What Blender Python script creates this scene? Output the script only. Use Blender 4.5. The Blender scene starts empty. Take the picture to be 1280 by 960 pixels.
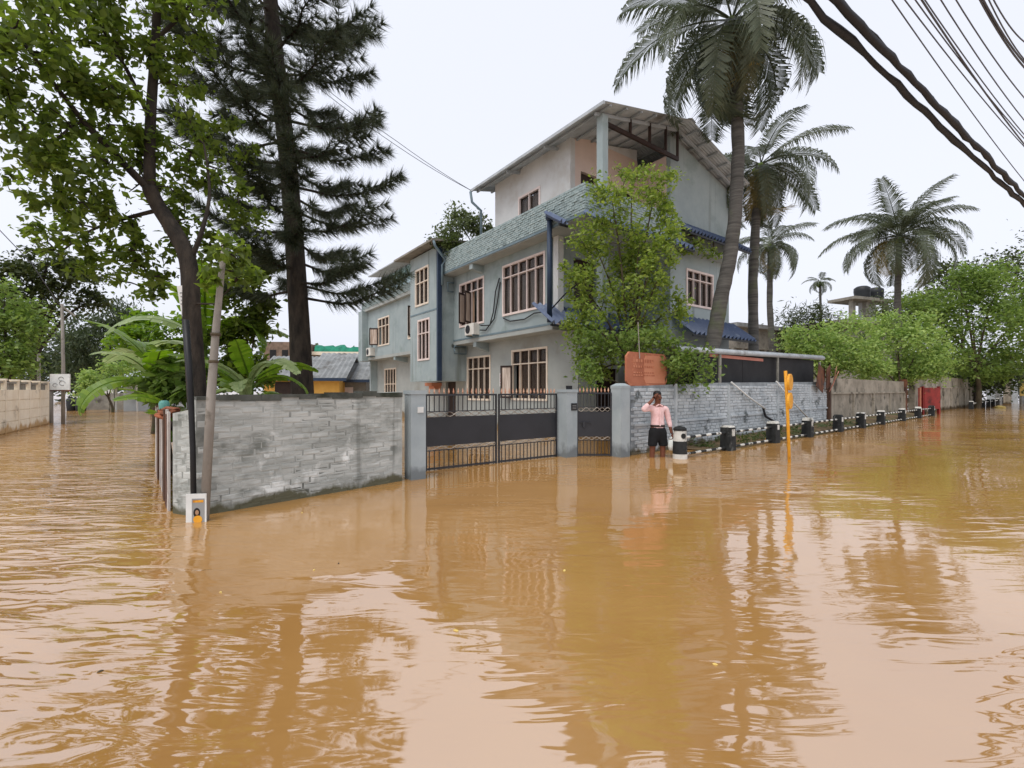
import bpy, math, random
import numpy as np
from mathutils import Vector, Matrix
random.seed(7); RNG = np.random.default_rng(7)
scene = bpy.context.scene
col = scene.collection

# ------------------------------------------------------------------ camera, sky, sun, exposure
F_PX, HORIZON, EYE = 580.0, 488.0, 1.40          # focal length in photo pixels, horizon row, eye height over the water
cam_d = bpy.data.cameras.new('camera'); cam = bpy.data.objects.new('camera', cam_d); col.objects.link(cam)
cam.location = (0, 0, EYE); cam.rotation_euler = (math.radians(90), 0, 0)
cam_d.sensor_width = 36; cam_d.lens = 36 * F_PX / 1280; cam_d.shift_y = (HORIZON - 480) / 1280
cam_d.clip_start = 0.05; cam_d.clip_end = 3000
scene.camera = cam

SUN_EL, SUN_AZ = math.radians(62), math.radians(215)
w = bpy.data.worlds.new('World'); scene.world = w; w.use_nodes = True
nt = w.node_tree; nt.nodes.clear()
out = nt.nodes.new('ShaderNodeOutputWorld'); add = nt.nodes.new('ShaderNodeAddShader')
bg = nt.nodes.new('ShaderNodeBackground'); bg2 = nt.nodes.new('ShaderNodeBackground')
sky = nt.nodes.new('ShaderNodeTexSky'); sky.sky_type = 'NISHITA'; sky.sun_disc = False
sky.sun_elevation = SUN_EL; sky.sun_rotation = SUN_AZ; sky.dust_density = 6; sky.air_density = 1.0; sky.ozone_density = 1.0
hs = nt.nodes.new('ShaderNodeHueSaturation'); hs.inputs['Saturation'].default_value = 0.25
nt.links.new(sky.outputs[0], hs.inputs['Color']); nt.links.new(hs.outputs[0], bg.inputs[0]); bg.inputs[1].default_value = 0.05
bg2.inputs[0].default_value = (0.80, 0.83, 0.93, 1); bg2.inputs[1].default_value = 0.97     # even cloud cover
nt.links.new(bg.outputs[0], add.inputs[0]); nt.links.new(bg2.outputs[0], add.inputs[1]); nt.links.new(add.outputs[0], out.inputs[0])

sd = bpy.data.lights.new('sun', 'SUN'); sd.energy = 1.5; sd.angle = math.radians(30); sd.color = (1.0, 0.96, 0.90)
so = bpy.data.objects.new('sun', sd); col.objects.link(so)
so.rotation_euler = (math.radians(28), 0, math.radians(-35))
so.location = (0, 0, 40)
vs = scene.view_settings; vs.view_transform = 'Standard'; vs.look = 'None'; vs.exposure = 0.0; vs.gamma = 1.0; vs.use_curve_mapping = False
scene.render.resolution_x, scene.render.resolution_y = 1024, 768

# ------------------------------------------------------------------ helpers
def S(r, g, b):
    f = lambda c: (c/255/12.92) if c/255 <= 0.04045 else ((c/255+0.055)/1.055)**2.4
    return (f(r), f(g), f(b))
def P(u, v, y):                 # a point seen at photo pixel (u, v) that stands y metres in front of the camera
    return Vector(((u-640)/F_PX*y, y, EYE-(v-HORIZON)/F_PX*y))
def W(u, v):                    # a point of the water line
    y = EYE*F_PX/(v-HORIZON); return Vector(((u-640)/F_PX*y, y, 0))

MATS = {}
def mat(name, c1, c2=None, scale=3.0, rough=0.8, bump=0.0, bscale=None, stretch=(1, 1, 1), c3=None, s3=1.0, t3=(0.52, 0.62), str3=(1, 1, 1),
        spec=0.3, metal=0.0, rnd=0.0, tide=None, detail=6, streak=None, c4=None):
    """noise-mixed paint or plaster; c3 = stains of their own shape; tide = colour of the wet mud band near the water; rnd = per-object shade"""
    m = bpy.data.materials.new(name); m.use_nodes = True; MATS[name] = m
    n, l = m.node_tree.nodes, m.node_tree.links
    b = n['Principled BSDF']; b.inputs['Roughness'].default_value = rough; b.inputs['Metallic'].default_value = metal
    b.inputs['Specular IOR Level'].default_value = spec
    geo = n.new('ShaderNodeNewGeometry')
    def noise(sc, st, det=detail, lo=0.35, hi=0.65):
        mp = n.new('ShaderNodeMapping'); mp.inputs['Scale'].default_value = st; l.new(geo.outputs['Position'], mp.inputs[0])
        t = n.new('ShaderNodeTexNoise'); t.inputs['Scale'].default_value = sc; t.inputs['Detail'].default_value = det; t.inputs['Roughness'].default_value = 0.62
        l.new(mp.outputs[0], t.inputs['Vector'])
        r = n.new('ShaderNodeMapRange'); r.inputs[1].default_value = lo; r.inputs[2].default_value = hi; l.new(t.outputs[0], r.inputs[0])
        return r.outputs[0], t.outputs[0]
    def mix(fac, a, bb):
        x = n.new('ShaderNodeMix'); x.data_type = 'RGBA'
        if hasattr(fac, 'links'): l.new(fac, x.inputs[0])
        else: x.inputs[0].default_value = fac
        for s, k in ((a, 6), (bb, 7)):
            if isinstance(s, tuple): x.inputs[k].default_value = (*s[:3], 1)
            else: l.new(s, x.inputs[k])
        return x.outputs[2]
    c = c1
    f1, raw = noise(scale, stretch)
    c = mix(f1, c1, c2 if c2 else tuple(x*0.8 for x in c1))
    if c3:
        f3, _ = noise(s3, str3, 8, *t3); c = mix(f3, c, c3)
    if c4:
        f5, _ = noise(c4[1], (1, 1, 1.6), 8, *c4[2]); c = mix(f5, c, c4[0])
    if streak:
        f4, _ = noise(streak[1], (1, 1, 0.06), 4, streak[2], streak[2]+0.18); c = mix(f4, c, streak[0])
    if tide:
        sp = n.new('ShaderNodeSeparateXYZ'); l.new(geo.outputs['Position'], sp.inputs[0])
        nz, _ = noise(2.5, (1, 1, 0.6), 5, 0.3, 0.7)
        ad = n.new('ShaderNodeMath'); ad.operation = 'MULTIPLY_ADD'; l.new(nz, ad.inputs[0]); ad.inputs[1].default_value = -tide[1]*0.9; l.new(sp.outputs[2], ad.inputs[2])
        r = n.new('ShaderNodeMapRange'); r.inputs[1].default_value = tide[1]*0.25; r.inputs[2].default_value = -tide[1]*0.15; l.new(ad.outputs[0], r.inputs[0])
        c = mix(r.outputs[0], c, tide[0])
    if rnd:
        oi = n.new('ShaderNodeObjectInfo'); r = n.new('ShaderNodeMapRange'); r.inputs[3].default_value = 1-rnd; r.inputs[4].default_value = 1+rnd; l.new(oi.outputs['Random'], r.inputs[0])
        x = n.new('ShaderNodeVectorMath'); x.operation = 'SCALE'; l.new(c, x.inputs[0]); l.new(r.outputs[0], x.inputs['Scale']); c = x.outputs[0]
    l.new(c, b.inputs['Base Color'])
    if bump:
        if bscale: _, raw = noise(bscale, stretch, 8)
        bp = n.new('ShaderNodeBump'); bp.inputs['Strength'].default_value = 1.0; bp.inputs['Distance'].default_value = bump; l.new(raw, bp.inputs['Height']); l.new(bp.outputs[0], b.inputs['Normal'])
    return m
def leafmat(name, c1, c2, trans=0.4, rough=0.5):
    m = bpy.data.materials.new(name); m.use_nodes = True; MATS[name] = m
    n, l = m.node_tree.nodes, m.node_tree.links; b = n['Principled BSDF']; o = n['Material Output']
    geo = n.new('ShaderNodeNewGeometry'); x = n.new('ShaderNodeMix'); x.data_type = 'RGBA'
    l.new(geo.outputs['Random Per Island'], x.inputs[0]); x.inputs[6].default_value = (*c1, 1); x.inputs[7].default_value = (*c2, 1)
    l.new(x.outputs[2], b.inputs['Base Color']); b.inputs['Roughness'].default_value = rough; b.inputs['Specular IOR Level'].default_value = 0.35
    t = n.new('ShaderNodeBsdfTranslucent'); g = n.new('ShaderNodeHueSaturation'); g.inputs['Value'].default_value = 1.6; g.inputs['Saturation'].default_value = 1.1
    l.new(x.outputs[2], g.inputs['Color']); l.new(g.outputs[0], t.inputs[0])
    ms = n.new('ShaderNodeMixShader'); ms.inputs[0].default_value = trans; l.new(b.outputs[0], ms.inputs[1]); l.new(t.outputs[0], ms.inputs[2]); l.new(ms.outputs[0], o.inputs[0])
    return m
def glassmat(name, tint, alpha):
    m = bpy.data.materials.new(name); m.use_nodes = True; MATS[name] = m
    n, l = m.node_tree.nodes, m.node_tree.links; o = n['Material Output']; b = n['Principled BSDF']
    b.inputs['Base Color'].default_value = (*tint, 1); b.inputs['Roughness'].default_value = 0.05; b.inputs['Specular IOR Level'].default_value = 0.6
    t = n.new('ShaderNodeBsdfTransparent'); t.inputs[0].default_value = (*[0.82+0.18*c for c in tint], 1); ms = n.new('ShaderNodeMixShader'); ms.inputs[0].default_value = alpha
    l.new(t.outputs[0], ms.inputs[1]); l.new(b.outputs[0], ms.inputs[2]); l.new(ms.outputs[0], o.inputs[0]); return m

class MB:
    def __init__(s): s.v = []; s.f = []
    def add(s, vs, fs):
        o = len(s.v); s.v += [tuple(x) for x in vs]; s.f += [tuple(i+o for i in q) for q in fs]; return s
    def box(s, c, d, M=None, taper=1.0):
        c = Vector(c); hx, hy, hz = d[0]/2, d[1]/2, d[2]/2; q = []
        for z in (-1, 1):
            t = 1 if z < 0 else taper
            for x, y in ((-1, -1), (1, -1), (1, 1), (-1, 1)):
                p = Vector((x*hx*t, y*hy*t, z*hz)); q.append(c + (M @ p if M else p))
        return s.add(q, [(3, 2, 1, 0), (4, 5, 6, 7), (0, 1, 5, 4), (1, 2, 6, 5), (2, 3, 7, 6), (3, 0, 4, 7)])
    def bb(s, x0, x1, y0, y1, z0, z1): return s.box(((x0+x1)/2, (y0+y1)/2, (z0+z1)/2), (abs(x1-x0), abs(y1-y0), abs(z1-z0)))
    def bar(s, p, q, w, h, up=(0, 0, 1)):
        p, q = Vector(p), Vector(q); d = (q-p); L = d.length; d.normalize(); up = Vector(up)
        if abs(d.dot(up)) > 0.95: up = Vector((0, 1, 0))
        x = d.cross(up).normalized(); z = x.cross(d)
        M = Matrix((x, d, z)).transposed(); return s.box((p+q)/2, (w, L, h), M)
    def tube(s, pts, rad, n=8, cap=True):
        pts = [Vector(p) for p in pts]; k = len(pts)
        if not hasattr(rad, '__len__'): rad = [rad]*k
        o = len(s.v); t0 = (pts[1]-pts[0]).normalized(); ref = Vector((1, 0, 0)) if abs(t0.x) < 0.8 else Vector((0, 1, 0)); a = t0.cross(ref).normalized()
        for i in range(k):
            t = (pts[min(i+1, k-1)]-pts[max(i-1, 0)]).normalized(); a = (a - t*a.dot(t)).normalized(); b = t.cross(a)
            for j in range(n):
                g = 2*math.pi*j/n; s.v.append(tuple(pts[i] + (a*math.cos(g)+b*math.sin(g))*rad[i]))
        for i in range(k-1):
            for j in range(n):
                j2 = (j+1) % n; s.f.append((o+i*n+j, o+i*n+j2, o+(i+1)*n+j2, o+(i+1)*n+j))
        if cap: s.f.append(tuple(o+j for j in range(n))[::-1]); s.f.append(tuple(o+(k-1)*n+j for j in range(n)))
        return s
    def lathe(s, prof, n=16, c=(0, 0, 0), sx=1, sy=1):
        o = len(s.v)
        for r, z in prof:
            for j in range(n):
                g = 2*math.pi*j/n; s.v.append((c[0]+r*sx*math.cos(g), c[1]+r*sy*math.sin(g), c[2]+z))
        for i in range(len(prof)-1):
            for j in range(n):
                j2 = (j+1) % n; s.f.append((o+i*n+j, o+i*n+j2, o+(i+1)*n+j2, o+(i+1)*n+j))
        s.f.append(tuple(o+j for j in range(n))[::-1]); s.f.append(tuple(o+(len(prof)-1)*n+j for j in range(n))); return s
    def prism(s, poly, axis, a0, a1):          # polygon in the other two axes, extruded along axis
        k = len(poly); put = {'x': lambda a, p: (a, p[0], p[1]), 'y': lambda a, p: (p[0], a, p[1]), 'z': lambda a, p: (p[0], p[1], a)}[axis]
        return s.add([put(a0, p) for p in poly]+[put(a1, p) for p in poly], [tuple(range(k))[::-1], tuple(range(k, 2*k))]+[(i, (i+1) % k, k+(i+1) % k, k+i) for i in range(k)])
    def mesh(s, m, smooth=False):
        me = bpy.data.meshes.new('m'); me.from_pydata(s.v, [], s.f); me.update()
        import bmesh
        bm = bmesh.new(); bm.from_mesh(me); bmesh.ops.recalc_face_normals(bm, faces=bm.faces); bm.to_mesh(me); bm.free()
        if smooth: me.polygons.foreach_set('use_smooth', [True]*len(me.polygons))
        if m: me.materials.append(MATS[m] if isinstance(m, str) else m)
        return me
    def build(s, name, m, parent=None, smooth=False): return obj(name, s.mesh(m, smooth), parent)
def obj(name, me, parent=None, loc=None, rz=0.0):
    o = bpy.data.objects.new(name, me); col.objects.link(o)
    if parent: o.parent = parent
    if loc is not None: o.location = loc
    if rz: o.rotation_euler = (0, 0, rz)
    return o
def tag(o, label=None, cat=None, group=None, kind=None):
    if label: o['label'] = label
    if cat: o['category'] = cat
    if group: o['group'] = group
    if kind: o['kind'] = kind
    return o
def thing(name, label, cat, loc=(0, 0, 0), rz=0.0, group=None):
    return tag(obj(name, None, None, loc, rz), label, cat, group)
def np_mesh(v, faces, m, smooth=False):
    me = bpy.data.meshes.new('m'); v = np.asarray(v, np.float32); faces = np.asarray(faces, np.int32); k = faces.shape[1]
    me.vertices.add(len(v)); me.vertices.foreach_set('co', v.ravel()); me.loops.add(faces.size); me.loops.foreach_set('vertex_index', faces.ravel())
    me.polygons.add(len(faces)); me.polygons.foreach_set('loop_start', np.arange(0, faces.size, k, dtype=np.int32)); me.polygons.foreach_set('loop_total', np.full(len(faces), k, np.int32))
    me.update(calc_edges=True)
    if smooth: me.polygons.foreach_set('use_smooth', [True]*len(faces))
    me.materials.append(MATS[m]); return me
def copy_tree(o, parent=None):
    c = o.copy(); col.objects.link(c); c.parent = parent
    for ch in list(o.children): copy_tree(ch, c)
    return c

# ------------------------------------------------------------------ materials
mat('water_bed', (0.2, 0.12, 0.05), (0.15, 0.09, 0.04), 2)
mat('teal_paint', S(156, 168, 169), S(142, 155, 157), 1.2, 0.75, 0.002, 9, c3=S(120, 136, 130), s3=0.9, t3=(0.55, 0.75), streak=(S(108, 116, 110), 2.4, 0.57), tide=(S(120, 104, 80), 0.35))
mat('grey_paint', S(164, 168, 164), S(150, 155, 152), 1.2, 0.8, 0.002, 9, c3=S(140, 138, 128), s3=0.8, t3=(0.55, 0.75), tide=(S(120, 104, 80), 0.35))
mat('cream_paint', S(208, 209, 208), S(194, 195, 194), 1.0, 0.8, 0.002, 9, c3=S(182, 176, 168), s3=1.0, t3=(0.55, 0.8))
mat('peach_paint', S(216, 196, 184), S(204, 184, 172), 1.0, 0.8, 0.002, 9)
mat('blue_trim', S(48, 64, 86), S(40, 54, 74), 3, 0.5)
mat('steel_trim', S(110, 128, 136), S(94, 112, 120), 3, 0.5)
mat('parapet_brick', S(164, 178, 178), S(136, 152, 153), 6, 0.8, 0.004, 20, c3=S(92, 103, 103), s3=1.6, t3=(0.56, 0.72))
mat('window_white', S(226, 210, 204), S(212, 196, 188), 4, 0.5)
mat('window_cream', S(228, 215, 198), S(214, 200, 182), 4, 0.5)
mat('dark_wood', S(58, 42, 34), S(42, 30, 26), 6, 0.5)
mat('curtain', S(196, 170, 146), S(120, 94, 76), 5, 0.9, stretch=(3, 3, 0.2))
mat('curtain_pale', S(222, 210, 198), S(150, 128, 112), 5, 0.9, stretch=(3, 3, 0.2))
glassmat('glass', S(70, 66, 64), 0.28); glassmat('rail_glass', S(170, 214, 220), 0.35)
mat('metal_sheet', S(184, 190, 194), S(162, 168, 172), 2, 0.6, c3=S(120, 118, 114), s3=1.2, t3=(0.56, 0.7), metal=0.1)
mat('roof_under', S(168, 174, 178), S(150, 156, 160), 2, 0.7)
mat('canopy_blue', S(86, 100, 128), S(70, 84, 112), 2, 0.45, c3=S(130, 142, 160), s3=2.0, t3=(0.55, 0.75))
mat('ac_white', S(214, 212, 204), S(196, 192, 184), 3, 0.5); mat('black_plastic', S(34, 34, 36), S(26, 26, 28), 4, 0.5)
mat('mortar', S(184, 186, 181), S(146, 149, 144), 3, 0.95, 0.007, 12, streak=(S(88, 90, 84), 2.6, 0.57), c3=S(84, 86, 80), s3=1.2, t3=(0.5, 0.66), tide=(S(88, 86, 68), 0.17))
mat('grey_brick', S(190, 192, 187), S(150, 153, 148), 2.6, 0.9, 0.007, 12, c4=(S(120, 123, 117), 1.7, (0.53, 0.68)), stretch=(0.6, 0.6, 3.0), c3=S(224, 226, 222), s3=1.1, t3=(0.55, 0.62), rnd=0.02, tide=(S(92, 90, 72), 0.17), streak=(S(88, 90, 84), 2.6, 0.57))
mat('coping', S(100, 102, 96), S(66, 68, 62), 3, 0.95, 0.012, 12, c3=S(52, 56, 46), s3=2, t3=(0.5, 0.62))
mat('white_brick', S(190, 195, 197), S(160, 167, 171), 2.0, 0.85, 0.007, 16, c3=S(98, 104, 104), s3=2.2, t3=(0.58, 0.66), rnd=0.12, tide=(S(96, 88, 70), 0.3), streak=(S(92, 96, 94), 2.2, 0.62))
mat('white_mortar', S(150, 157, 161), S(116, 122, 126), 4, 0.95, 0.004, 14, tide=(S(80, 76, 60), 0.3))
mat('old_plaster', S(160, 152, 138), S(124, 117, 104), 1.4, 0.95, 0.006, 12, c3=S(76, 72, 62), s3=1.5, t3=(0.54, 0.66), tide=(S(74, 62, 44), 0.4), streak=(S(70, 66, 58), 2.0, 0.6))
mat('pillar_paint', S(164, 172, 174), S(148, 157, 160), 1.5, 0.8, 0.003, 10, c3=S(196, 200, 200), s3=2.2, t3=(0.62, 0.7), tide=(S(112, 118, 120), 0.42), streak=(S(120, 124, 122), 3.0, 0.64))
mat('gate_black', S(38, 39, 44), S(30, 31, 35), 2, 0.42, spec=0.5)
mat('gate_steel', S(176, 168, 158), S(140, 130, 120), 6, 0.45, metal=0.4)
mat('gate_tip', S(206, 170, 142), S(180, 120, 96), 8, 0.5)
mat('cream_block', S(242, 232, 212), S(228, 214, 190), 1.6, 0.9, 0.004, 10, c3=S(150, 138, 122), s3=1.0, t3=(0.60, 0.74), tide=(S(190, 156, 110), 0.35), streak=(S(140, 130, 116), 2.0, 0.66))
mat('concrete', S(146, 142, 132), S(116, 112, 104), 2, 0.9, 0.004, 12, c3=S(84, 80, 72), s3=1.4, t3=(0.55, 0.7))
mat('dark_sheet', S(40, 40, 42), S(28, 28, 30), 2, 0.7)
mat('rust_sheet', S(120, 78, 56), S(84, 56, 44), 5, 0.85, 0.004, 14, stretch=(1, 1, 0.3), c3=S(60, 48, 42), s3=3, t3=(0.5, 0.65))
mat('pale_board', S(206, 200, 194), S(170, 160, 152), 5, 0.8, stretch=(1, 1, 0.3), c3=S(120, 96, 80), s3=3, t3=(0.56, 0.7))
mat('brown_board', S(92, 68, 54), S(64, 48, 40), 5, 0.85, 0.003, 14, stretch=(1, 1, 0.3))
mat('timber', S(176, 140, 110), S(136, 100, 76), 6, 0.8, stretch=(1, 1, 0.3))
mat('pole_pale', S(152, 146, 138), S(122, 116, 108), 4, 0.85, 0.003, 20, stretch=(1, 1, 0.3), c3=S(110, 104, 94), s3=4, t3=(0.56, 0.66))
mat('terracotta', S(176, 110, 82), S(160, 96, 70), 2, 0.6, c3=S(214, 142, 106), s3=2.5, t3=(0.56, 0.7))
mat('terracotta_faded', S(198, 134, 104), S(188, 122, 92), 2, 0.6)
mat('sign_white', S(224, 224, 220), S(206, 206, 202), 3, 0.6); mat('sign_ink', S(70, 74, 78), S(56, 58, 62), 3, 0.7)
mat('sign_grey', S(150, 150, 148), S(136, 136, 134), 3, 0.7); mat('sign_red', S(206, 110, 100), S(190, 92, 84), 3, 0.7)
mat('skin', S(118, 72, 52), S(104, 62, 44), 8, 0.55); mat('hair', S(24, 20, 18), S(16, 14, 12), 20, 0.5)
mat('pink_shirt', S(238, 204, 202), S(220, 178, 176), 7, 0.85, 0.02, 9); mat('black_cloth', S(26, 26, 28), S(18, 18, 20), 8, 0.85)
mat('bag_white', S(226, 230, 226), S(206, 214, 210), 10, 0.4, 0.006, 18)
mat('bollard_black', S(44, 46, 46), S(30, 31, 31), 6, 0.75, 0.004, 18, c3=S(88, 90, 88), s3=5, t3=(0.6, 0.68)); mat('bollard_white', S(214, 212, 204), S(180, 178, 170), 5, 0.75, 0.004, 18, c3=S(86, 84, 78), s3=5, t3=(0.56, 0.62))
mat('yellow_paint', S(232, 168, 50), S(214, 146, 38), 5, 0.55, c3=S(150, 96, 36), s3=6, t3=(0.62, 0.7)); mat('yellow_dull', S(222, 196, 120), S(200, 170, 90), 5, 0.6)
mat('red_paint', S(158, 56, 50), S(124, 44, 40), 3, 0.55, c3=S(96, 40, 36), s3=2, t3=(0.55, 0.68))
mat('dirt', S(112, 92, 66), S(78, 66, 48), 3, 0.95, 0.02, 8, c3=S(60, 72, 36), s3=1.2, t3=(0.5, 0.62))
mat('bark_dark', S(66, 58, 50), S(36, 32, 28), 9, 0.95, 0.035, 14, stretch=(1, 1, 0.3)); mat('bark_mid', S(88, 78, 62), S(60, 52, 42), 6, 0.95, 0.012, 14, stretch=(1, 1, 0.3), c3=S(70, 84, 48), s3=2, t3=(0.55, 0.68))
mat('palm_bark', S(102, 99, 94), S(66, 64, 61), 3, 0.95, 0.02, 6, stretch=(0.4, 0.4, 5), c3=S(90, 98, 70), s3=1.0, t3=(0.55, 0.7))
mat('cable', S(40, 40, 44), S(30, 30, 33), 5, 0.6); mat('wire', S(88, 90, 98), S(78, 80, 88), 5, 0.6)
mat('grey_roof', S(142, 144, 144), S(116, 118, 118), 1.6, 0.8, c3=S(96, 94, 90), s3=1.0, t3=(0.54, 0.7)); mat('yellow_wall', S(226, 178, 92), S(210, 160, 76), 2, 0.8); mat('pink_wall', S(206, 142, 128), S(190, 126, 112), 2, 0.8)
mat('green_net', S(40, 132, 104), S(24, 100, 80), 3, 0.8); mat('far_brick', S(140, 120, 104), S(110, 94, 82), 4, 0.9); mat('tank_black', S(38, 40, 44), S(30, 32, 34), 3, 0.5)
mat('teal_plastic', S(110, 176, 164), S(90, 150, 140), 6, 0.4); mat('orange_cloth', S(176, 104, 72), S(130, 84, 62), 9, 0.8)
mat('pale_building', S(196, 200, 204), S(180, 184, 188), 2, 0.9)  # pale grey-white for the hut and the rooftop inner wall
leafmat('leaf_broad', (0.075, 0.115, 0.022), (0.15, 0.20, 0.035), 0.55); leafmat('leaf_dark', (0.030, 0.045, 0.012), (0.065, 0.085, 0.02), 0.25); leafmat('leaf_bright', (0.12, 0.19, 0.035), (0.30, 0.37, 0.075), 0.4)
leafmat('leaf_lime', (0.16, 0.26, 0.06), (0.36, 0.46, 0.14), 0.35); leafmat('leaf_mid', (0.10, 0.165, 0.035), (0.21, 0.29, 0.07), 0.4); leafmat('leaf_grey', (0.08, 0.11, 0.04), (0.15, 0.18, 0.08), 0.3)
leafmat('needle', (0.036, 0.05, 0.028), (0.07, 0.085, 0.045), 0.2); leafmat('frond', (0.05, 0.066, 0.034), (0.105, 0.12, 0.07), 0.22, 0.42); leafmat('frond_dry', (0.20, 0.16, 0.05), (0.30, 0.24, 0.09), 0.3, 0.5)
leafmat('banana', (0.10, 0.19, 0.02), (0.18, 0.28, 0.035), 0.4, 0.35); leafmat('banana_pale', (0.22, 0.30, 0.12), (0.34, 0.42, 0.2), 0.35, 0.35); leafmat('weed', (0.045, 0.07, 0.018), (0.09, 0.12, 0.03), 0.3)
leafmat('leaf_far', (0.035, 0.055, 0.022), (0.07, 0.095, 0.04), 0.25)

def watermat():
    m = bpy.data.materials.new('flood_water'); m.use_nodes = True; MATS['flood_water'] = m
    n, l = m.node_tree.nodes, m.node_tree.links; b = n['Principled BSDF']
    geo = n.new('ShaderNodeNewGeometry')
    def noise(sc, st, rot=0.0, det=3, rough=0.5, dist=0.0):
        mp = n.new('ShaderNodeMapping'); mp.inputs['Scale'].default_value = st; mp.inputs['Rotation'].default_value = (0, 0, rot); l.new(geo.outputs['Position'], mp.inputs[0])
        t = n.new('ShaderNodeTexNoise'); t.inputs['Scale'].default_value = sc; t.inputs['Detail'].default_value = det; t.inputs['Roughness'].default_value = rough; t.inputs['Distortion'].default_value = dist
        l.new(mp.outputs[0], t.inputs['Vector']); return t.outputs[0]
    def math_(op, a, bb, c=None):
        x = n.new('ShaderNodeMath'); x.operation = op
        for i, s in enumerate((a, bb, c)):
            if s is None: continue
            if isinstance(s, (int, float)): x.inputs[i].default_value = s
            else: l.new(s, x.inputs[i])
        return x.outputs[0]
    def rng(x, a, bb, c, d):
        r = n.new('ShaderNodeMapRange'); r.interpolation_type = 'SMOOTHSTEP'
        for i, s in enumerate((a, bb, c, d)): r.inputs[i+1].default_value = s
        l.new(x, r.inputs[0]); return r.outputs[0]
    sp = n.new('ShaderNodeSeparateXYZ'); l.new(geo.outputs['Position'], sp.inputs[0])
    # silt clouds in the water itself
    cm = n.new('ShaderNodeMix'); cm.data_type = 'RGBA'; l.new(rng(noise(0.35, (1, 1, 1), 0.3, 4), 0.35, 0.65, 0, 1), cm.inputs[0])
    cm.inputs[6].default_value = (*S(178, 135, 80), 1); cm.inputs[7].default_value = (*S(166, 122, 67), 1); l.new(cm.outputs[2], b.inputs['Base Color'])
    b.inputs['Roughness'].default_value = 0.03; b.inputs['IOR'].default_value = 3.5; b.inputs['Specular IOR Level'].default_value = 0.5
    # ripples: wind reaches the open street on the left and the road on the right, the gate lies sheltered
    left = rng(math_('MULTIPLY_ADD', sp.outputs[1], 0.45, sp.outputs[0]), 0.2, -3.2, 0.0, 1.0)
    patch = rng(noise(0.33, (1, 1, 1), 0.0, 2), 0.42, 0.66, 0.0, 1.0)
    amp = math_('ADD', math_('MULTIPLY', left, 1.7), math_('MULTIPLY_ADD', patch, 0.36, 0.10))
    r1 = noise(1.7, (0.55, 1.5, 1), 0.15, 2, 0.45, 0.4); r2 = noise(4.6, (0.42, 1.5, 1), -0.12, 2, 0.5, 0.8); r3 = noise(0.7, (0.8, 1.2, 1), 0.5, 1)
    hgt = math_('ADD', math_('MULTIPLY', r1, 0.042), math_('MULTIPLY', r2, 0.022)); hgt = math_('MULTIPLY', hgt, amp); hgt = math_('ADD', hgt, math_('MULTIPLY', r3, 0.012))
    bp = n.new('ShaderNodeBump'); bp.inputs['Strength'].default_value = 1.0; bp.inputs['Distance'].default_value = 1.0; l.new(hgt, bp.inputs['Height']); l.new(bp.outputs[0], b.inputs['Normal'])
watermat()

# ------------------------------------------------------------------ the setting: ground under the flood, the water
g = MB(); g.add([(-900, -900, -0.5), (900, -900, -0.5), (900, 900, -0.5), (-900, 900, -0.5)], [(0, 1, 2, 3)])
tag(g.build('ground', 'water_bed'), 'mud under the flood water', kind='structure')
g = MB(); g.add([(-800, -800, 0), (800, -800, 0), (800, 800, 0), (-800, 800, 0)], [(0, 1, 2, 3)])
tag(g.build('water', 'flood_water'), 'rippled muddy brown flood water covering the street', kind='structure')
# ------------------------------------------------------------------ the house: local x runs along the gable side, local y along the long street side
HC = Vector(((690-640)/F_PX*14.1, 14.1, 0)); HROT = math.atan2(425, 580)
house = thing('house', 'three-storey teal house with brick parapet and tin gable roof behind the gate', 'house', HC, HROT)
def HW(x, y, z):
    c, s = math.cos(HROT), math.sin(HROT); return Vector((HC.x+x*c-y*s, HC.y+x*s+y*c, z))
def wall_x(mb, x, y0, y1, z0, z1, holes=(), t=0.2):       # wall whose outer face looks to -x
    ys = sorted({y0, y1, *[h[0] for h in holes], *[h[1] for h in holes]}); zs = sorted({z0, z1, *[h[2] for h in holes], *[h[3] for h in holes]})
    for a, b in zip(ys, ys[1:]):
        for c, d in zip(zs, zs[1:]):
            if not any(h[0] <= a and b <= h[1] and h[2] <= c and d <= h[3] for h in holes): mb.bb(x, x+t, a, b, c, d)
    return mb
def wall_y(mb, y, x0, x1, z0, z1, holes=(), t=0.2):
    xs = sorted({x0, x1, *[h[0] for h in holes], *[h[1] for h in holes]}); zs = sorted({z0, z1, *[h[2] for h in holes], *[h[3] for h in holes]})
    for a, b in zip(xs, xs[1:]):
        for c, d in zip(zs, zs[1:]):
            if not any(h[0] <= a and b <= h[1] and h[2] <= c and d <= h[3] for h in holes): mb.bb(a, b, y, y+t, c, d)
    return mb
# window openings (y0, y1, z0, z1)
W1R = (0.34, 2.58, 4.0, 5.70); W1L = (3.82, 5.58, 3.93, 5.62); WGL = (4.29, 6.0, 1.03, 2.75); WGR = (0.92, 2.86, 1.08, 2.82)
WT1 = (6.95, 8.2, 5.05, 6.6); WT0 = (6.85, 7.95, 2.7, 4.4); WW1 = (12.85, 14.45, 3.85, 5.33); WWG = (13.64, 15.3, 0.9, 2.62); WW2 = (9.6, 10.4, 3.9, 5.4)
m = MB()      # first storey, long side and returns
wall_x(m, 0, 0, 6.1, 3.4, 6.15, [W1R, W1L]); wall_y(m, 0, 0.2, 3.8, 3.4, 6.15, [(0.9, 1.9, 3.45, 5.6)]); wall_y(m, -1.5, 3.8, 7.4, 3.4, 6.9, [(4.7, 6.3, 4.3, 5.5)])
wall_x(m, 3.8, -1.3, 0, 3.4, 9.0); m.bb(7.2, 7.4, -1.3, 16.7, -0.4, 6.15); m.bb(0.2, 7.2, 16.5, 16.7, -0.4, 6.15)
m.build('wall', 'teal_paint', house)
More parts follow.
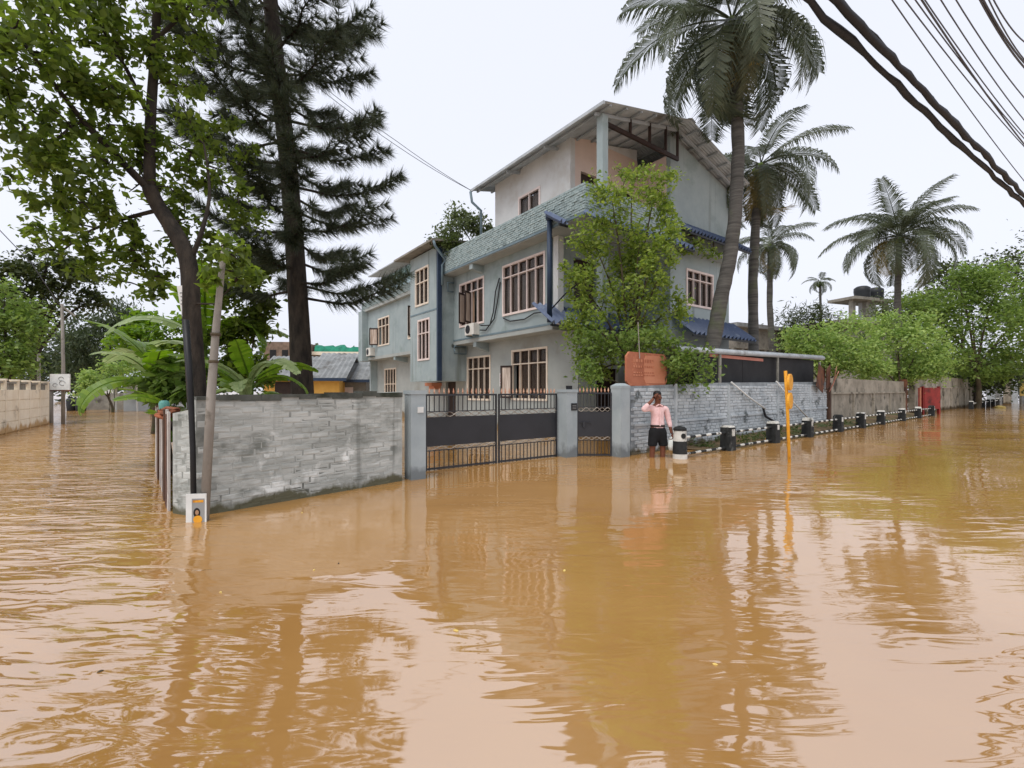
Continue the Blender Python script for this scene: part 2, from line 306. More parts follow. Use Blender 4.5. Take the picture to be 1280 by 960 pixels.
m = MB(); wall_x(m, 0.6, -0.3, 16.5, -0.4, 3.25, [WGL, WGR, WWG, (7.0, 7.9, -0.4, 1.9)]); wall_y(m, -0.5, 0.6, 3.8, -0.4, 3.25, [(1.4, 2.4, -0.4, 2.1)]); wall_y(m, -1.5, 3.802, 7.4, -0.4, 3.25)
m.bb(3.8, 4.0, -1.3, -0.5, -0.4, 3.25)
m.build('wall', 'grey_paint', house)
m = MB(); wall_x(m, -0.1, 8.76, 16.7, 3.3, 5.95, [WW1, WW2]); m.build('wall', 'teal_paint', house)
m = MB(); m.bb(-0.45, 0.1, 16.1, 16.75, 3.1, 6.0); m.build('corner_pier', 'teal_paint', house)
# stair tower
m = MB(); wall_x(m, -0.72, 6.1, 8.76, 1.78, 7.2, [WT1, WT0]); wall_y(m, 6.1, -0.52, 0.8, 1.78, 7.2); wall_y(m, 8.56, -0.52, 0.8, 1.78, 7.2); m.bb(-0.52, 0.8, 6.3, 8.56, 1.78, 1.9); m.bb(0.8, 3.0, 6.1, 8.76, 6.0, 7.2)
m.build('stair_tower', 'teal_paint', house)
m = MB(); m.bb(-0.735, -0.72, 6.1, 8.76, 4.66, 4.72); m.build('band', 'steel_trim', house)
m = MB(); P4 = [(-1.2, 7.22), (-1.2, 7.30), (2.4, 7.72), (2.4, 7.62)]
m.prism(P4, 'y', 5.65, 9.5); m.build('tower_roof', 'concrete', house)
# floors / soffits
m = MB(); m.bb(0.0, 7.2, -0.02, 6.1, 3.25, 3.398); m.bb(-0.1, 7.2, 6.1, 16.5, 3.15, 3.298); m.bb(3.8, 7.4, -1.5, -0.02, 3.25, 3.398)
m.build('floor_slab', 'grey_paint', house)
m = MB(); m.bb(-0.012, 0.0, 0, 6.1, 3.40, 3.46); m.build('drip_band', 'steel_trim', house)
m = MB(); m.bb(-0.5, 7.2, -1.9, 6.1, 6.03, 6.148); m.bb(-0.3, 7.2, 8.76, 16.6, 5.95, 6.1); m.build('floor_slab', 'grey_paint', house)
for y, x0, x1, z0, z1 in ((4.5, 0.0, 0.6, 2.9, 3.25), (3.95, -0.5, 0.0, 5.75, 6.03), (12.2, -0.1, 0.6, 2.85, 3.15)):
    m = MB(); m.prism([(x0+0.02, z1), (x1, z1), (x1, z0), (x0+0.02, z1-0.18)], 'y', y-0.11, y+0.11); m.build('bracket', 'teal_paint', house)
# second storey
m = MB(); W2 = (1.3, 2.45, 7.35, 8.2)
wall_x(m, 0.6, -0.17, 3.96, 6.15, 9.22, [W2]); m.bb(0.8, 7.1, 3.76, 3.96, 6.15, 9.0); m.build('wall', 'cream_paint', house)
m = MB(); wall_y(m, -0.17, 0.8, 3.8, 6.15, 9.4, [(1.05, 1.75, 6.2, 8.3), (2.6, 3.5, 6.6, 8.2)]); m.bb(3.78, 3.8, -1.35, -0.17, 6.15, 9.1); m.build('wall', 'peach_paint', house)
m = MB(); m.prism([(3.802, 6.9), (7.4, 6.9), (7.4, 8.80), (3.95, 9.72), (3.802, 9.72)], 'y', -1.5, -1.3); m.build('wall', 'teal_paint', house)
m = MB(); m.prism([(0.8, 9.21), (3.79, 9.401), (3.79, 9.80), (3.0, 9.63)], 'y', -0.16, -0.04); m.prism([(0.82, 9.2), (3.0, 9.401), (3.0, 9.63)], 'y', -0.158, -0.05); m.build('gable_infill', 'cream_paint', house)
m = MB(); m.bb(7.2, 7.4, -1.3, 3.96, 6.15, 8.8); m.build('wall', 'teal_paint', house)
# parapet with its brick relief
m = MB(); m.bb(-0.5, -0.36, -1.9, 6.1, 6.149, 6.92); m.bb(-0.36, 3.8, -1.9, -1.76, 6.149, 6.92); m.build('parapet', 'parapet_brick', house)
m = MB(); rr = random.Random(3)
for k in range(11):
    z = 6.16+k*0.069; y = -1.9-(0.1 if k % 2 else 0)
    while y < 6.08:
        L = 0.2; a, b = max(y, -1.9), min(y+L, 6.09)
        if b-a > 0.03: d = rr.uniform(0.006, 0.03); m.bb(-0.5-d, -0.499, a, b-0.02, z, z+rr.uniform(0.045, 0.056))
        y += L
for k in range(11):
    z = 6.16+k*0.069; x = -0.5-(0.1 if k % 2 else 0)
    while x < 3.75:
        a, b = max(x, -0.5), min(x+0.2, 3.78)
        if b-a > 0.03: d = rr.uniform(0.006, 0.03); m.bb(a, b-0.02, -1.9-d, -1.899, z, z+0.05)
        x += 0.2
tag(m.build('relief_brick', 'parapet_brick', house), kind='stuff')
m = MB(); m.bb(-0.53, -0.5, -1.9, 6.08, 6.06, 6.13); m.build('parapet_base', 'steel_trim', house)
m = MB(); m.bb(-0.3, -0.18, 8.76, 16.6, 6.102, 6.5); m.build('terrace_parapet', 'teal_paint', house)
m = MB(); rr = random.Random(4)
for k in range(5):
    y = 8.8
    while y < 16.5: m.bb(-0.3-rr.uniform(.006, .03), -0.299, y, y+0.18, 6.12+k*0.074, 6.165+k*0.074); y += 0.2
tag(m.build('relief_brick', 'parapet_brick', house), kind='stuff')
for i in range(3):
    m = MB(); m.bb(-0.26, -0.24, 9.0+i*1.35, 10.3+i*1.35, 6.502, 7.35); m.build('rail_glass', 'rail_glass', house)
for i in range(4):
    m = MB(); m.bb(-0.27, -0.23, 8.93+i*1.35, 8.98+i*1.35, 6.502, 7.4); m.build('rail_post', 'black_plastic', house)
m = MB(); m.bb(0.3, 3.0, 8.77, 9.9, 6.1, 7.4); m.build('stair_head', 'cream_paint', house)
m = MB(); m.prism([(-1.0, 7.35), (-1.0, 7.40), (3.0, 7.9), (3.0, 7.85)], 'y', 9.5, 13.5); m.build('awning', 'metal_sheet', house)
for y in (11.0, 13.3): m = MB(); m.bb(-0.2, -0.14, y, y+0.06, 6.1, 7.45); m.build('awning_post', 'steel_trim', house)
# gable roof of tin sheets: each sheet a piece
EAV = [(-0.02, 9.08), (3.92, 9.93), (7.55, 8.88)]
def corr(mb, p0, p1, q0, q1, n, amp, t=0.012):     # corrugated sheet: p0->p1 across the waves, q = lower edge
    p0, p1, q0, q1 = map(Vector, (p0, p1, q0, q1)); nrm = (p1-p0).cross(q0-p0).normalized()
    if nrm.z < 0: nrm = -nrm
    o = len(mb.v); K = n*4
    for i in range(K+1):
        s = i/K; h = nrm*amp*math.sin(2*math.pi*n*s)
        for a, b in ((p0, p1), (q0, q1)):
            c = a.lerp(b, s)+h; mb.v += [tuple(c+nrm*t/2), tuple(c-nrm*t/2)]
    for i in range(K):
        a, b = o+i*4, o+(i+1)*4
        mb.f += [(a, b, b+2, a+2), (a+1, a+3, b+3, b+1), (a, a+1, b+1, b), (a+2, b+2, b+3, a+3)]
    mb.f += [(o, o+2, o+3, o+1), (o+K*4, o+K*4+1, o+K*4+3, o+K*4+2)]
Y0, Y1 = -2.2, 4.66; ns = 8
roof = MB()
for (x0, z0), (x1, z1) in ((EAV[0], EAV[1]), (EAV[2], EAV[1])):
    d = (Y1-Y0)/ns
    for i in range(ns):
        ya, yb = Y0+i*d, Y0+(i+1)*d-0.004; mm = MB(); corr(mm, (x1, ya, z1), (x1, yb, z1), (x0, ya, z0), (x0, yb, z0), 9, 0.012); mm.build('roof_sheet', 'metal_sheet', house)
m = MB(); m.prism([(3.7, 9.91), (3.92, 9.99), (4.14, 9.91), (3.92, 9.96)], 'y', Y0-0.02, Y1+0.02); m.build('ridge_cap', 'metal_sheet', house)
for k in range(6):         # purlins under the sheets
    for (x0, z0), (x1, z1) in ((EAV[0], EAV[1]), (EAV[2], EAV[1])):
        s = (k+0.35)/6; x = x0+(x1-x0)*s; z = z0+(z1-z0)*s-0.05; mm = MB(); mm.bb(x-0.03, x+0.03, Y0+0.04, Y1-0.04, z-0.035, z+0.015); mm.build('purlin', 'roof_under', house)
for y in (-1.75, 0.4, 2.4, 4.2):
    for (x0, z0), (x1, z1) in ((EAV[0], EAV[1]), (EAV[2], EAV[1])):
        mm = MB(); mm.bar((x0+0.05*(1 if x1 > x0 else -1), y, z0-0.11), (x1, y, z1-0.13), 0.06, 0.09); mm.build('rafter', 'roof_under', house)
m = MB(); m.bb(-0.1, -0.04, Y0+0.02, Y1, 9.0, 9.09); m.build('gutter', 'metal_sheet', house)
m = MB(); m.bar((0.35, -1.75, 8.85), (3.85, -1.75, 8.85), 0.07, 0.12); m.build('tie_beam', 'dark_wood', house)
for x in (1.5, 2.4, 3.2, 3.82): m = MB(); m.bb(x-0.035, x+0.035, -1.78, -1.72, 8.9, 9.0+(x)*0.216); m.build('strut', 'dark_wood', house)
m = MB(); m.bb(0.2, 0.42, -1.87, -1.65, 3.4, 9.0); m.build('column', 'teal_paint', house)
m = MB(); m.bb(-0.02, 0.2, -0.3, -0.08, 3.4, 6.03); m.build('column', 'cream_paint', house)
m = MB(); m.tube([(-0.1, Y1-0.05, 9.0), (-0.06, Y1-0.1, 8.6), (0.25, Y1-0.25, 8.3), (0.25, Y1-0.25, 6.5)], 0.05, 8); m.build('downpipe', 'steel_trim', house, True)
m = MB(); m.tube([(-1.15, 5.62, 7.2), (-1.1, 5.6, 7.0), (-0.5, 5.85, 6.6), (-0.62, 5.92, 6.4), (-0.62, 5.92, 5.6)], 0.05, 8); m.build('downpipe', 'steel_trim', house, True)
m = MB(); m.tube([(-0.6, -0.58, 3.35), (-0.6, -0.58, 6.25)], 0.075, 10); m.lathe([(0.08, 0), (0.12, 0.06), (0.12, 0.2)], 10, (-0.6, -0.58, 6.25)); m.build('downpipe', 'blue_trim', house, True)
m = MB(); m.bb(-0.78, -0.6, 5.98, 6.1, 1.78, 7.1); m.build('downpipe', 'blue_trim', house)
m = MB(); m.tube([(-0.1, 5.96, 5.4), (-0.35, 5.96, 5.4), (-0.35, 5.96, 5.75), (-0.1, 5.9, 5.75)], 0.04, 6); m.build('pipe_loop', 'steel_trim', house, True)
m = MB(); m.tube([(-0.05, 5.95, 3.1), (-0.05, 5.95, 3.2), (0.5, 5.95, 3.2), (0.5, 5.95, 2.9), (-0.05, 5.95, 2.9), (-0.05, 5.95, 3.1)], 0.03, 6); m.build('pipe_loop', 'steel_trim', house, True)
# corrugated canopies
def canopy(y_in, y_out, x0, x1, zi, zo, n):
    k = max(1, round((x1-x0)/1.0))
    for i in range(k):
        a, b = x0+(x1-x0)*i/k, x0+(x1-x0)*(i+1)/k-0.004
        mm = MB(); corr(mm, (a, y_in, zi), (b, y_in, zi), (a, y_out, zo), (b, y_out, zo), n, 0.07); mm.build('canopy_sheet', 'canopy_blue', house)
    mm = MB(); mm.bb(x0, x1, y_out+0.02, y_out+0.06, zo-0.1, zo-0.04); mm.build('canopy_rail', 'black_plastic', house)
canopy(-0.01, -0.9, -0.8, 3.8, 3.95, 3.3, 4); canopy(-1.51, -2.35, 3.8, 7.75, 3.85, 3.2, 4); canopy(-1.51, -2.2, 3.85, 7.7, 6.95, 6.45, 5); canopy(-1.92, -2.4, -0.6, 3.8, 6.1, 5.8, 5); canopy(-0.62, -1.3, -0.85, -0.535, 6.42, 5.98, 2)
# windows
def window(ax, pl, w, cols, transom, frame, curt, sk=(), depth=0.05):
    """ax 'x': opening in a wall looking to -x; 'y': to -y"""
    a0, a1, z0, z1 = w
    def bx(mb, s0, s1, c0, c1, d0, d1):
        if ax == 'x': mb.bb(pl+d0, pl+d1, s0, s1, c0, c1)
        else: mb.bb(s0, s1, pl+d0, pl+d1, c0, c1)
    f = MB(); t = 0.042
    bx(f, a0-0.03, a0+t, z0-0.03, z1+0.03, -0.025, 0.05); bx(f, a1-t, a1+0.03, z0-0.03, z1+0.03, -0.025, 0.05)
    bx(f, a0+t, a1-t, z1-t, z1+0.03, -0.025, 0.05); bx(f, a0+t, a1-t, z0-0.03, z0+t, -0.035, 0.05)
    zt = z0+(z1-z0)*transom if transom else None
    if zt: bx(f, a0+t, a1-t, zt-0.018, zt+0.018, -0.015, 0.045)
    for i in range(1, cols):
        s = a0+(a1-a0)*i/cols; bx(f, s-0.016, s+0.016, z0+t, z1-t, -0.02, 0.04)
    fo = f.build('window', frame, house)
    cw = (a1-a0)/cols; sa = MB()
    for i in range(cols):
        for (c0, c1) in ([(z0, zt), (zt, z1)] if zt else [(z0, z1)]):
            s0, s1 = a0+cw*i+0.03, a0+cw*(i+1)-0.03; c0 += 0.05; c1 -= 0.04
            if (i in sk) and c0 < z0+0.2: continue
            bx(sa, s0, s0+0.035, c0, c1, 0.055, 0.085); bx(sa, s1-0.035, s1, c0, c1, 0.055, 0.085); bx(sa, s0+0.035, s1-0.035, c1-0.035, c1, 0.055, 0.085); bx(sa, s0+0.035, s1-0.035, c0, c0+0.035, 0.055, 0.085)
            p = MB(); bx(p, s0+0.03, s1-0.03, c0+0.03, c1-0.03, 0.064, 0.07); p.build('pane', 'glass', fo)
    if sa.v: sa.build('sash', 'dark_wood', fo)
    c = MB(); K = cols*10; o = len(c.v)
    for i in range(K+1):
        s = a0+(a1-a0)*i/K; d = 0.15+0.03*math.sin(i*1.9+a0)+0.015*math.sin(i*0.7)
        for z in (z0, z1-0.05): c.v.append((pl+d, s, z) if ax == 'x' else (s, pl+d, z))
    for i in range(K):
        if (i//(K//cols)) in sk and i % 10 > 4: continue
        c.f.append((2*i, 2*i+2, 2*i+3, 2*i+1))
    c.build('curtain', curt, fo)
    return fo
window('x', 0, W1R, 5, 0.76, 'window_white', 'curtain_pale'); wl = window('x', 0, W1L, 4, 0.76, 'window_white', 'curtain', (1, 2))
window('x', 0.6, WGL, 4, 0.72, 'window_cream', 'curtain'); wr = window('x', 0.6, WGR, 4, 0.72, 'window_cream', 'curtain', (3,))
window('x', -0.72, WT1, 3, 0.62, 'window_cream', 'curtain_pale'); window('x', -0.72, WT0, 3, 0.66, 'window_white', 'curtain')
ww = window('x', -0.1, WW1, 3, 0.7, 'window_cream', 'curtain', (2,)); window('x', 0.6, WWG, 4, 0.5, 'window_cream', 'curtain'); w2 = window('x', -0.1, WW2, 2, 0, 'window_cream', 'curtain')
window('x', 0.6, W2, 2, 0, 'window_white', 'curtain_pale'); window('y', -1.5, (4.7, 6.3, 4.3, 5.5), 4, 0.75, 'window_white', 'curtain_pale'); window('y', -0.17, (2.6, 3.5, 6.6, 8.2), 2, 0.7, 'window_cream', 'curtain')
def leaf_open(parent, hx, hy, z0, z1, wd, ang):   # an opened casement
    mm = MB(); M = Matrix.Rotation(ang, 3, 'Z'); d = M @ Vector((-1, 0, 0)); h0 = Vector((hx, hy, 0))
    for s0, s1, c0, c1 in ((0, 0.06, z0, z1), (wd-0.06, wd, z0, z1), (0.06, wd-0.06, z1-0.07, z1), (0.06, wd-0.06, z0, z0+0.07)):
        mm.box(h0+d*(s0+s1)/2+Vector((0, 0, (c0+c1)/2)), (s1-s0, 0.03, c1-c0), M)
    o = mm.build('casement', 'dark_wood', parent)
    mm = MB(); mm.box(h0+d*wd/2+Vector((0, 0, (z0+z1)/2)), (wd-0.1, 0.008, z1-z0-0.12), M); mm.build('pane', 'curtain_pale', parent)
leaf_open(wl, -0.03, 4.72, 3.98, 5.18, 0.42, 0.5); leaf_open(wl, -0.03, 5.14, 3.98, 5.18, 0.42, 0.45)
leaf_open(wr, 0.57, 2.83, 1.12, 2.3, 0.46, -1.05); leaf_open(ww, -0.13, 14.42, 3.9, 4.85, 0.5, -0.75); leaf_open(w2, -0.13, 9.62, 3.95, 5.35, 0.35, 0.1)
# doors
m = MB(); m.bb(0.72, 0.76, 7.0, 7.9, -0.4, 1.9); m.build('door', 'dark_wood', house)
m = MB(); m.bb(1.4, 2.4, -0.4, -0.36, -0.4, 2.1); m.build('door', 'dark_wood', house)
m = MB(); m.bb(1.05, 1.75, -0.06, -0.02, 6.2, 8.3); m.build('door', 'dark_wood', house)
m = MB(); m.bb(0.9, 1.9, 0.1, 0.14, 3.45, 5.6); m.build('door', 'dark_wood', house)
# stone wall base in the porch under the tower, seen through the gate
m = MB(); m.bb(0.1, 0.6, 8.3, 9.0, 1.6, 1.75); m.bb(0.25, 0.6, 8.4, 8.9, 1.45, 1.6); m.build('ledge', 'terracotta_faded', house)
# air conditioners with their pipes
def ac(x, y, z, s=1.0):
    b = MB(); b.bb(x-0.3*s, x, y-0.38*s, y+0.38*s, z, z+0.5*s); o = b.build('air_conditioner', 'ac_white', house)
    q = MB(); pr = [(0.19*s*math.cos(k*math.pi/8), 0.19*s*math.sin(k*math.pi/8)) for k in range(16)]
    q.prism([(y+0.12*s+a, z+0.25*s+c) for a, c in pr], 'x', x-0.3*s-0.012, x-0.3*s-0.001); q.build('fan_grille', 'black_plastic', o)
    q = MB(); q.bb(x-0.3*s, x+0.0, y-0.3*s, y-0.26*s, z-0.06, z-0.002); q.bb(x-0.3*s, x, y+0.26*s, y+0.3*s, z-0.06, z-0.002); q.build('bracket', 'steel_trim', o)
ac(0, 4.45, 3.5, 0.85); ac(-0.1, 15.3, 3.35, 0.9)
for pts in ([(-0.04, 2.75, 5.35), (-0.07, 2.95, 4.9), (-0.06, 3.1, 4.2), (-0.08, 3.3, 3.75), (-0.08, 3.9, 3.8)], [(-0.04, 2.7, 5.2), (-0.06, 2.85, 4.5), (-0.06, 3.05, 3.95), (-0.06, 3.6, 3.6), (-0.06, 4.0, 3.65)],
            [(-0.04, 2.5, 3.9), (-0.05, 2.1, 3.75), (-0.05, 1.3, 3.72), (-0.05, 0.8, 3.85), (-0.1, 0.0, 3.8), (-0.4, -1.0, 4.1), (-0.5, -1.9, 4.4)], [(-0.13, 15.6, 5.0), (-0.15, 15.5, 4.5), (-0.15, 15.3, 3.85)]):
    m = MB(); m.tube(pts, 0.022, 6); m.build('cable', 'cable', house, True)
# notice on the wall, indistinct lines of print
m = MB(); m.bb(0.588, 0.598, 3.15, 3.65, 1.55, 2.05); o = m.build('notice', 'sign_white', house)
for k in range(4): m = MB(); m.bb(0.583, 0.587, 3.2, 3.6, 1.62+k*0.1, 1.68+k*0.1); m.build('print_line', 'sign_red', o)
m = MB(); m.bb(0.55, 0.598, -0.22, 0.0, 1.2, 1.42); m.build('meter_box', 'black_plastic', house)
# ------------------------------------------------------------------ brick compound walls, gate, pillars
def brick_mesh(L, Hh, D, rr, m):
    """one rough brick: front face chamfered and uneven (24 triangles); local x along the wall, -y outwards"""
    c = 0.012 if D > 0.008 else 0.016; j = lambda a=0.006: rr.uniform(-a, a)
    back = [(0, 0, 0), (L, 0, 0), (L, 0, Hh), (0, 0, Hh)]
    mid = [(x+j(), -D*0.55, z+j(0.004)) for x, _, z in back]
    fr = [(c+j(), -D+j(0.004), c+j(0.004)), (L-c+j(), -D+j(0.004), c+j(0.004)), (L-c+j(), -D+j(0.004), Hh-c+j(0.004)), (c+j(), -D+j(0.004), Hh-c+j(0.004))]
    b = MB(); b.add(back+mid+fr, [(0, 1, 5, 4), (1, 2, 6, 5), (2, 3, 7, 6), (3, 0, 4, 7), (4, 5, 9, 8), (5, 6, 10, 9), (6, 7, 11, 10), (7, 4, 8, 11), (8, 9, 10, 11)]); return b
def brick_wall(root, Lw, zf, m_br, m_mo, course=0.083, bl=0.235, t=0.23, seed=1, z0=-0.35, limit=300, gap=0.012, dmin=0.008, dmax=0.028):
    """root: Empty, x along the wall; zf(x) = height of the wall top"""
    rr = random.Random(seed); core = MB(); N = max(2, int(Lw/0.6))
    for i in range(N):
        a, b = Lw*i/N, Lw*(i+1)/N; core.add([(a, 0, z0), (b, 0, z0), (b, t, z0), (a, t, z0), (a, 0, zf(a)), (b, 0, zf(b)), (b, t, zf(b)), (a, t, zf(a))], [(0, 1, 5, 4), (2, 3, 7, 6), (4, 5, 6, 7), (3, 2, 1, 0)] + ([(3, 0, 4, 7)] if i == 0 else []) + ([(1, 2, 6, 5)] if i == N-1 else []))
    core.build('wall_core', m_mo, root)
    var = [brick_mesh(bl-gap, course-gap, rr.uniform(dmin, dmax), rr, m_br).mesh(m_br) for _ in range(10)]
    spots = []
    k = 0; z = -0.02
    while z < 2.4:
        x = -(bl/2 if k % 2 else 0)+rr.uniform(-0.02, 0.02)
        while x < Lw:
            if x > -0.01 and x+bl < Lw+0.01 and z+course < zf(x+bl/2)-0.03: spots.append((x, z))
            x += bl+rr.uniform(-0.01, 0.03)
        k += 1; z += course
    rest = MB()
    for i, (x, z) in enumerate(sorted(spots, key=lambda s: s[0])):
        if i < limit:
            o = obj('brick', rr.choice(var), root, (x, 0, z+rr.uniform(-0.003, 0.003)))
            o.rotation_euler = (0, rr.uniform(-0.008, 0.008), 0)
        else:
            b = brick_mesh(bl-gap, course-gap, rr.uniform(dmin, dmax), rr, m_br); rest.add([(p[0]+x, p[1], p[2]+z) for p in b.v], b.f)
    if rest.v: tag(rest.build('brick_courses', m_br, root), kind='stuff')
def line(p, q): d = q-p; return math.atan2(d.y, d.x), math.hypot(d.x, d.y)

# left wall: from the street corner to the gate
LA, LB = Vector((-3.50, 5.14, 0)), Vector((-1.70, 7.18, 0)); rz, Lw = line(LA, LB)
lw = thing('brick_wall', 'weathered grey painted brick wall between the street corner and the gate', 'wall', LA, rz)
rl = random.Random(5); jag = [rl.uniform(-0.012, 0.012) for _ in range(60)]
zf = lambda x: 1.32+0.02*x+jag[int(x*9) % 60]
brick_wall(lw, Lw, zf, 'grey_brick', 'mortar', 0.072, 0.225, seed=2, dmin=0.001, dmax=0.005, gap=0.004)
m = MB(); N = 12
for i in range(N):
    a, b = Lw*i/N, Lw*(i+1)/N; h = zf((a+b)/2); m.bb(a, b, -0.012-rl.uniform(0, .006), 0.24, h-0.05+rl.uniform(-.02, .02), h+0.01+rl.uniform(-.008, .008))
m.build('coping', 'coping', lw)
# short return of the wall at the corner, behind the poles
RA, RB = Vector((-3.86, 5.28, 0)), Vector((-3.50, 5.14, 0)); rz, Lr = line(RA, RB)
rw = thing('brick_wall', 'short cracked grey wall end at the corner behind the black pipe', 'wall', RA, rz)
brick_wall(rw, Lr-0.004, lambda x: 1.14+0.06*x/Lr, 'grey_brick', 'mortar', 0.072, 0.15, seed=3, dmin=0.001, dmax=0.005, gap=0.004)
# low sheet fence running away along the street
FA, FB = Vector((-3.92, 5.34, 0)), Vector((-6.6, 8.6, 0)); rz, Lf = line(FB, FA)
fe = thing('sheet_fence', 'low fence of rusty brown and white sheets along the left street', 'fence', FB, rz); rr = random.Random(11); x = 0; i = 0
while x < Lf-0.05:
    wd = rr.uniform(0.16, 0.26); hh = 1.12+rr.uniform(-0.05, 0.05); mm = MB(); o2 = rr.uniform(-0.02, 0.02)
    corr_m = ['brown_board', 'pale_board', 'rust_sheet', 'pale_board'][i % 4]; mm.bb(x, min(x+wd-0.012, Lf), -0.02+o2, 0.004+o2, -0.3, hh); mm.build('board', corr_m, fe); x += wd; i += 1
for z in (0.35, 0.9): m = MB(); m.bb(0, Lf, 0.03, 0.08, z, z+0.07); m.build('rail', 'brown_board', fe)
# pillars
def pillar(label, u, v, wd, top, dome=False):
    c = W(u, v); o = thing('gate_pillar', label, 'pillar', c+Vector((0, 0, 0)), HROT, 'pillars of the gate')
    m = MB(); m.bb(-wd/2, wd/2, -wd/2, wd/2, -0.4, top-0.06); m.build('shaft', 'pillar_paint', o)
    m = MB()
    if dome: m.box((0, 0, top-0.03), (wd+0.012, wd+0.012, 0.06)); m.box((0, 0, top+0.025), (wd+0.006, wd+0.006, 0.05), None, 0.45)
    else: m.box((0, 0, top-0.03), (wd+0.03, wd+0.03, 0.06))
    m.build('cap', 'pillar_paint', o); return o
p1 = pillar('pale grey gate pillar joined to the weathered brick wall', 519, 598, 0.25, 1.40)
p2 = pillar('grey gate pillar with dark name plate between gate and wicket', 709, 570.5, 0.30, 1.42)
p3 = pillar('tall grey domed pillar on the right of the wicket gate', 775.5, 570.5, 0.28, 1.50, True)
m = MB(); m.bb(-0.03, 0.13, -0.165, -0.152, 0.98, 1.13); o = m.build('name_plate', 'black_plastic', p2)
for k in range(3): m = MB(); m.bb(-0.005, 0.105, -0.169, -0.166, 1.01+k*0.035, 1.02+k*0.035); m.build('print_line', 'sign_grey', o)
m = MB(); m.bb(-0.02, 0.08, -0.14, -0.127, 1.05, 1.14); m.build('notice', 'sign_white', p1)
m = MB(); m.bb(0.0, 0.09, -0.06, 0.04, 1.422, 1.5); m.build('lamp_box', 'black_plastic', p2)
# gate leaves
def gate(name, label, cat, A, B, top, nb, cross):
    rz, L = line(A, B); g = thing(name, label, cat, A, rz); t = 0.03
    bar_hi = MB().bb(-0.007, 0.007, -0.007, 0.007, 0, 0.30).mesh('gate_black'); bar_lo = MB().bb(-0.007, 0.007, -0.007, 0.007, 0, 0.34).mesh('gate_black')
    tipm = MB().lathe([(0.004, 0), (0.018, 0.04), (0.012, 0.07), (0.003, 0.11)], 6).mesh('gate_tip')
    zb = 0.03; zh = top-0.08
    m = MB()
    for x in (0.0, L-t): m.bb(x, x+t, -t/2, t/2, -0.05, zh+0.015)
    for z in (zb, zh): m.bb(t, L-t, -t/2, t/2, z-0.016, z+0.016)
    m.bb(t, L-t, -0.009, 0.009, 0.335, 0.352); m.bb(t, L-t, -0.009, 0.009, zh-0.302, zh-0.286); m.build('frame', 'gate_black', g)
    m = MB(); m.bb(t, L-t, -0.006, 0.006, 0.42, zh-0.39); m.build('sheet_panel', 'gate_black', g)
    for i in range(nb):
        x = t+(L-2*t)*(i+0.5)/nb; obj('bar', bar_hi, g, (x, 0.0, zh-0.286)); obj('bar', bar_lo, g, (x, 0.0, 0.0)); obj('tip', tipm, g, (x, 0, zh+0.012))
    for z0, dz in ((zh-0.345, 0.04), (0.385, 0.03)):     # crossing wavy bands
        for sgn in (1, -1):
            m = MB(); m.tube([(t+(L-2*t)*i/(8*cross), 0.012*sgn, z0+sgn*dz*math.sin(math.pi*i/4)) for i in range(8*cross+1)], 0.008, 5); m.build('scroll_band', 'gate_steel', g, True)
    return g
GA, GB, GM = W(531.5, 589), W(696, 570.8), None; GM = GA.lerp(GB, 0.5); d = (GB-GA).normalized()
gl = gate('gate_leaf', 'left black steel gate leaf beside the weathered brick wall', 'gate', GA, GM-d*0.02, 1.40, 15, 4)
gr = gate('gate_leaf', 'right black steel gate leaf with pale open bolt rail', 'gate', GM+d*0.02, GB, 1.40, 16, 4)
for gg in (gl, gr): gg['group'] = 'leaves of the double gate'
wg = gate('wicket_gate', 'narrow black wicket gate between two grey pillars', 'gate', W(721, 570.4), W(764.5, 570.4), 1.42, 9, 3)
m = MB(); m.bb(0.12, 0.17, -0.05, -0.012, 0.62, 0.74); m.tube([(0.06, -0.03, 0.72), (0.3, -0.03, 0.72)], 0.01, 6); m.build('bolt', 'gate_black', wg)
# pale shed post seen behind the wicket
# ------------------------------------------------------------------ the long wall on the right
RD = Vector((0.776, 0.631, 0)).normalized(); R0 = Vector((2.56, 10.02, 0)); rzr = math.atan2(RD.y, RD.x)
def RP(s, off=0.0, z=0.0): return R0+RD*s+Vector((-RD.y, RD.x, 0))*off+Vector((0, 0, z))       # off > 0 lies behind the wall
ww_ = thing('brick_wall', 'pale whitewashed brick wall behind the standing man', 'wall', R0, rzr)
brick_wall(ww_, 12.3, lambda x: 1.49+0.03*min(x, 4)+0.014*max(x-4, 0), 'white_brick', 'white_mortar', 0.082, 0.24, seed=4, dmin=0.005, dmax=0.02)
for s in (1.72, 4.35, 7.6, 10.4): m = MB(); m.bb(s-0.04, s+0.04, -0.05, 0.0, -0.3, 1.56); m.build('pier', 'white_brick', ww_)
for a, b in ((0.1, 1.6), (1.85, 4.2), (4.5, 7.5), (7.7, 12.2)): m = MB(); m.bb(a, b, -0.045, 0.0, 0.62+0.012*a, 0.67+0.012*a); m.build('ledge', 'white_brick', ww_)
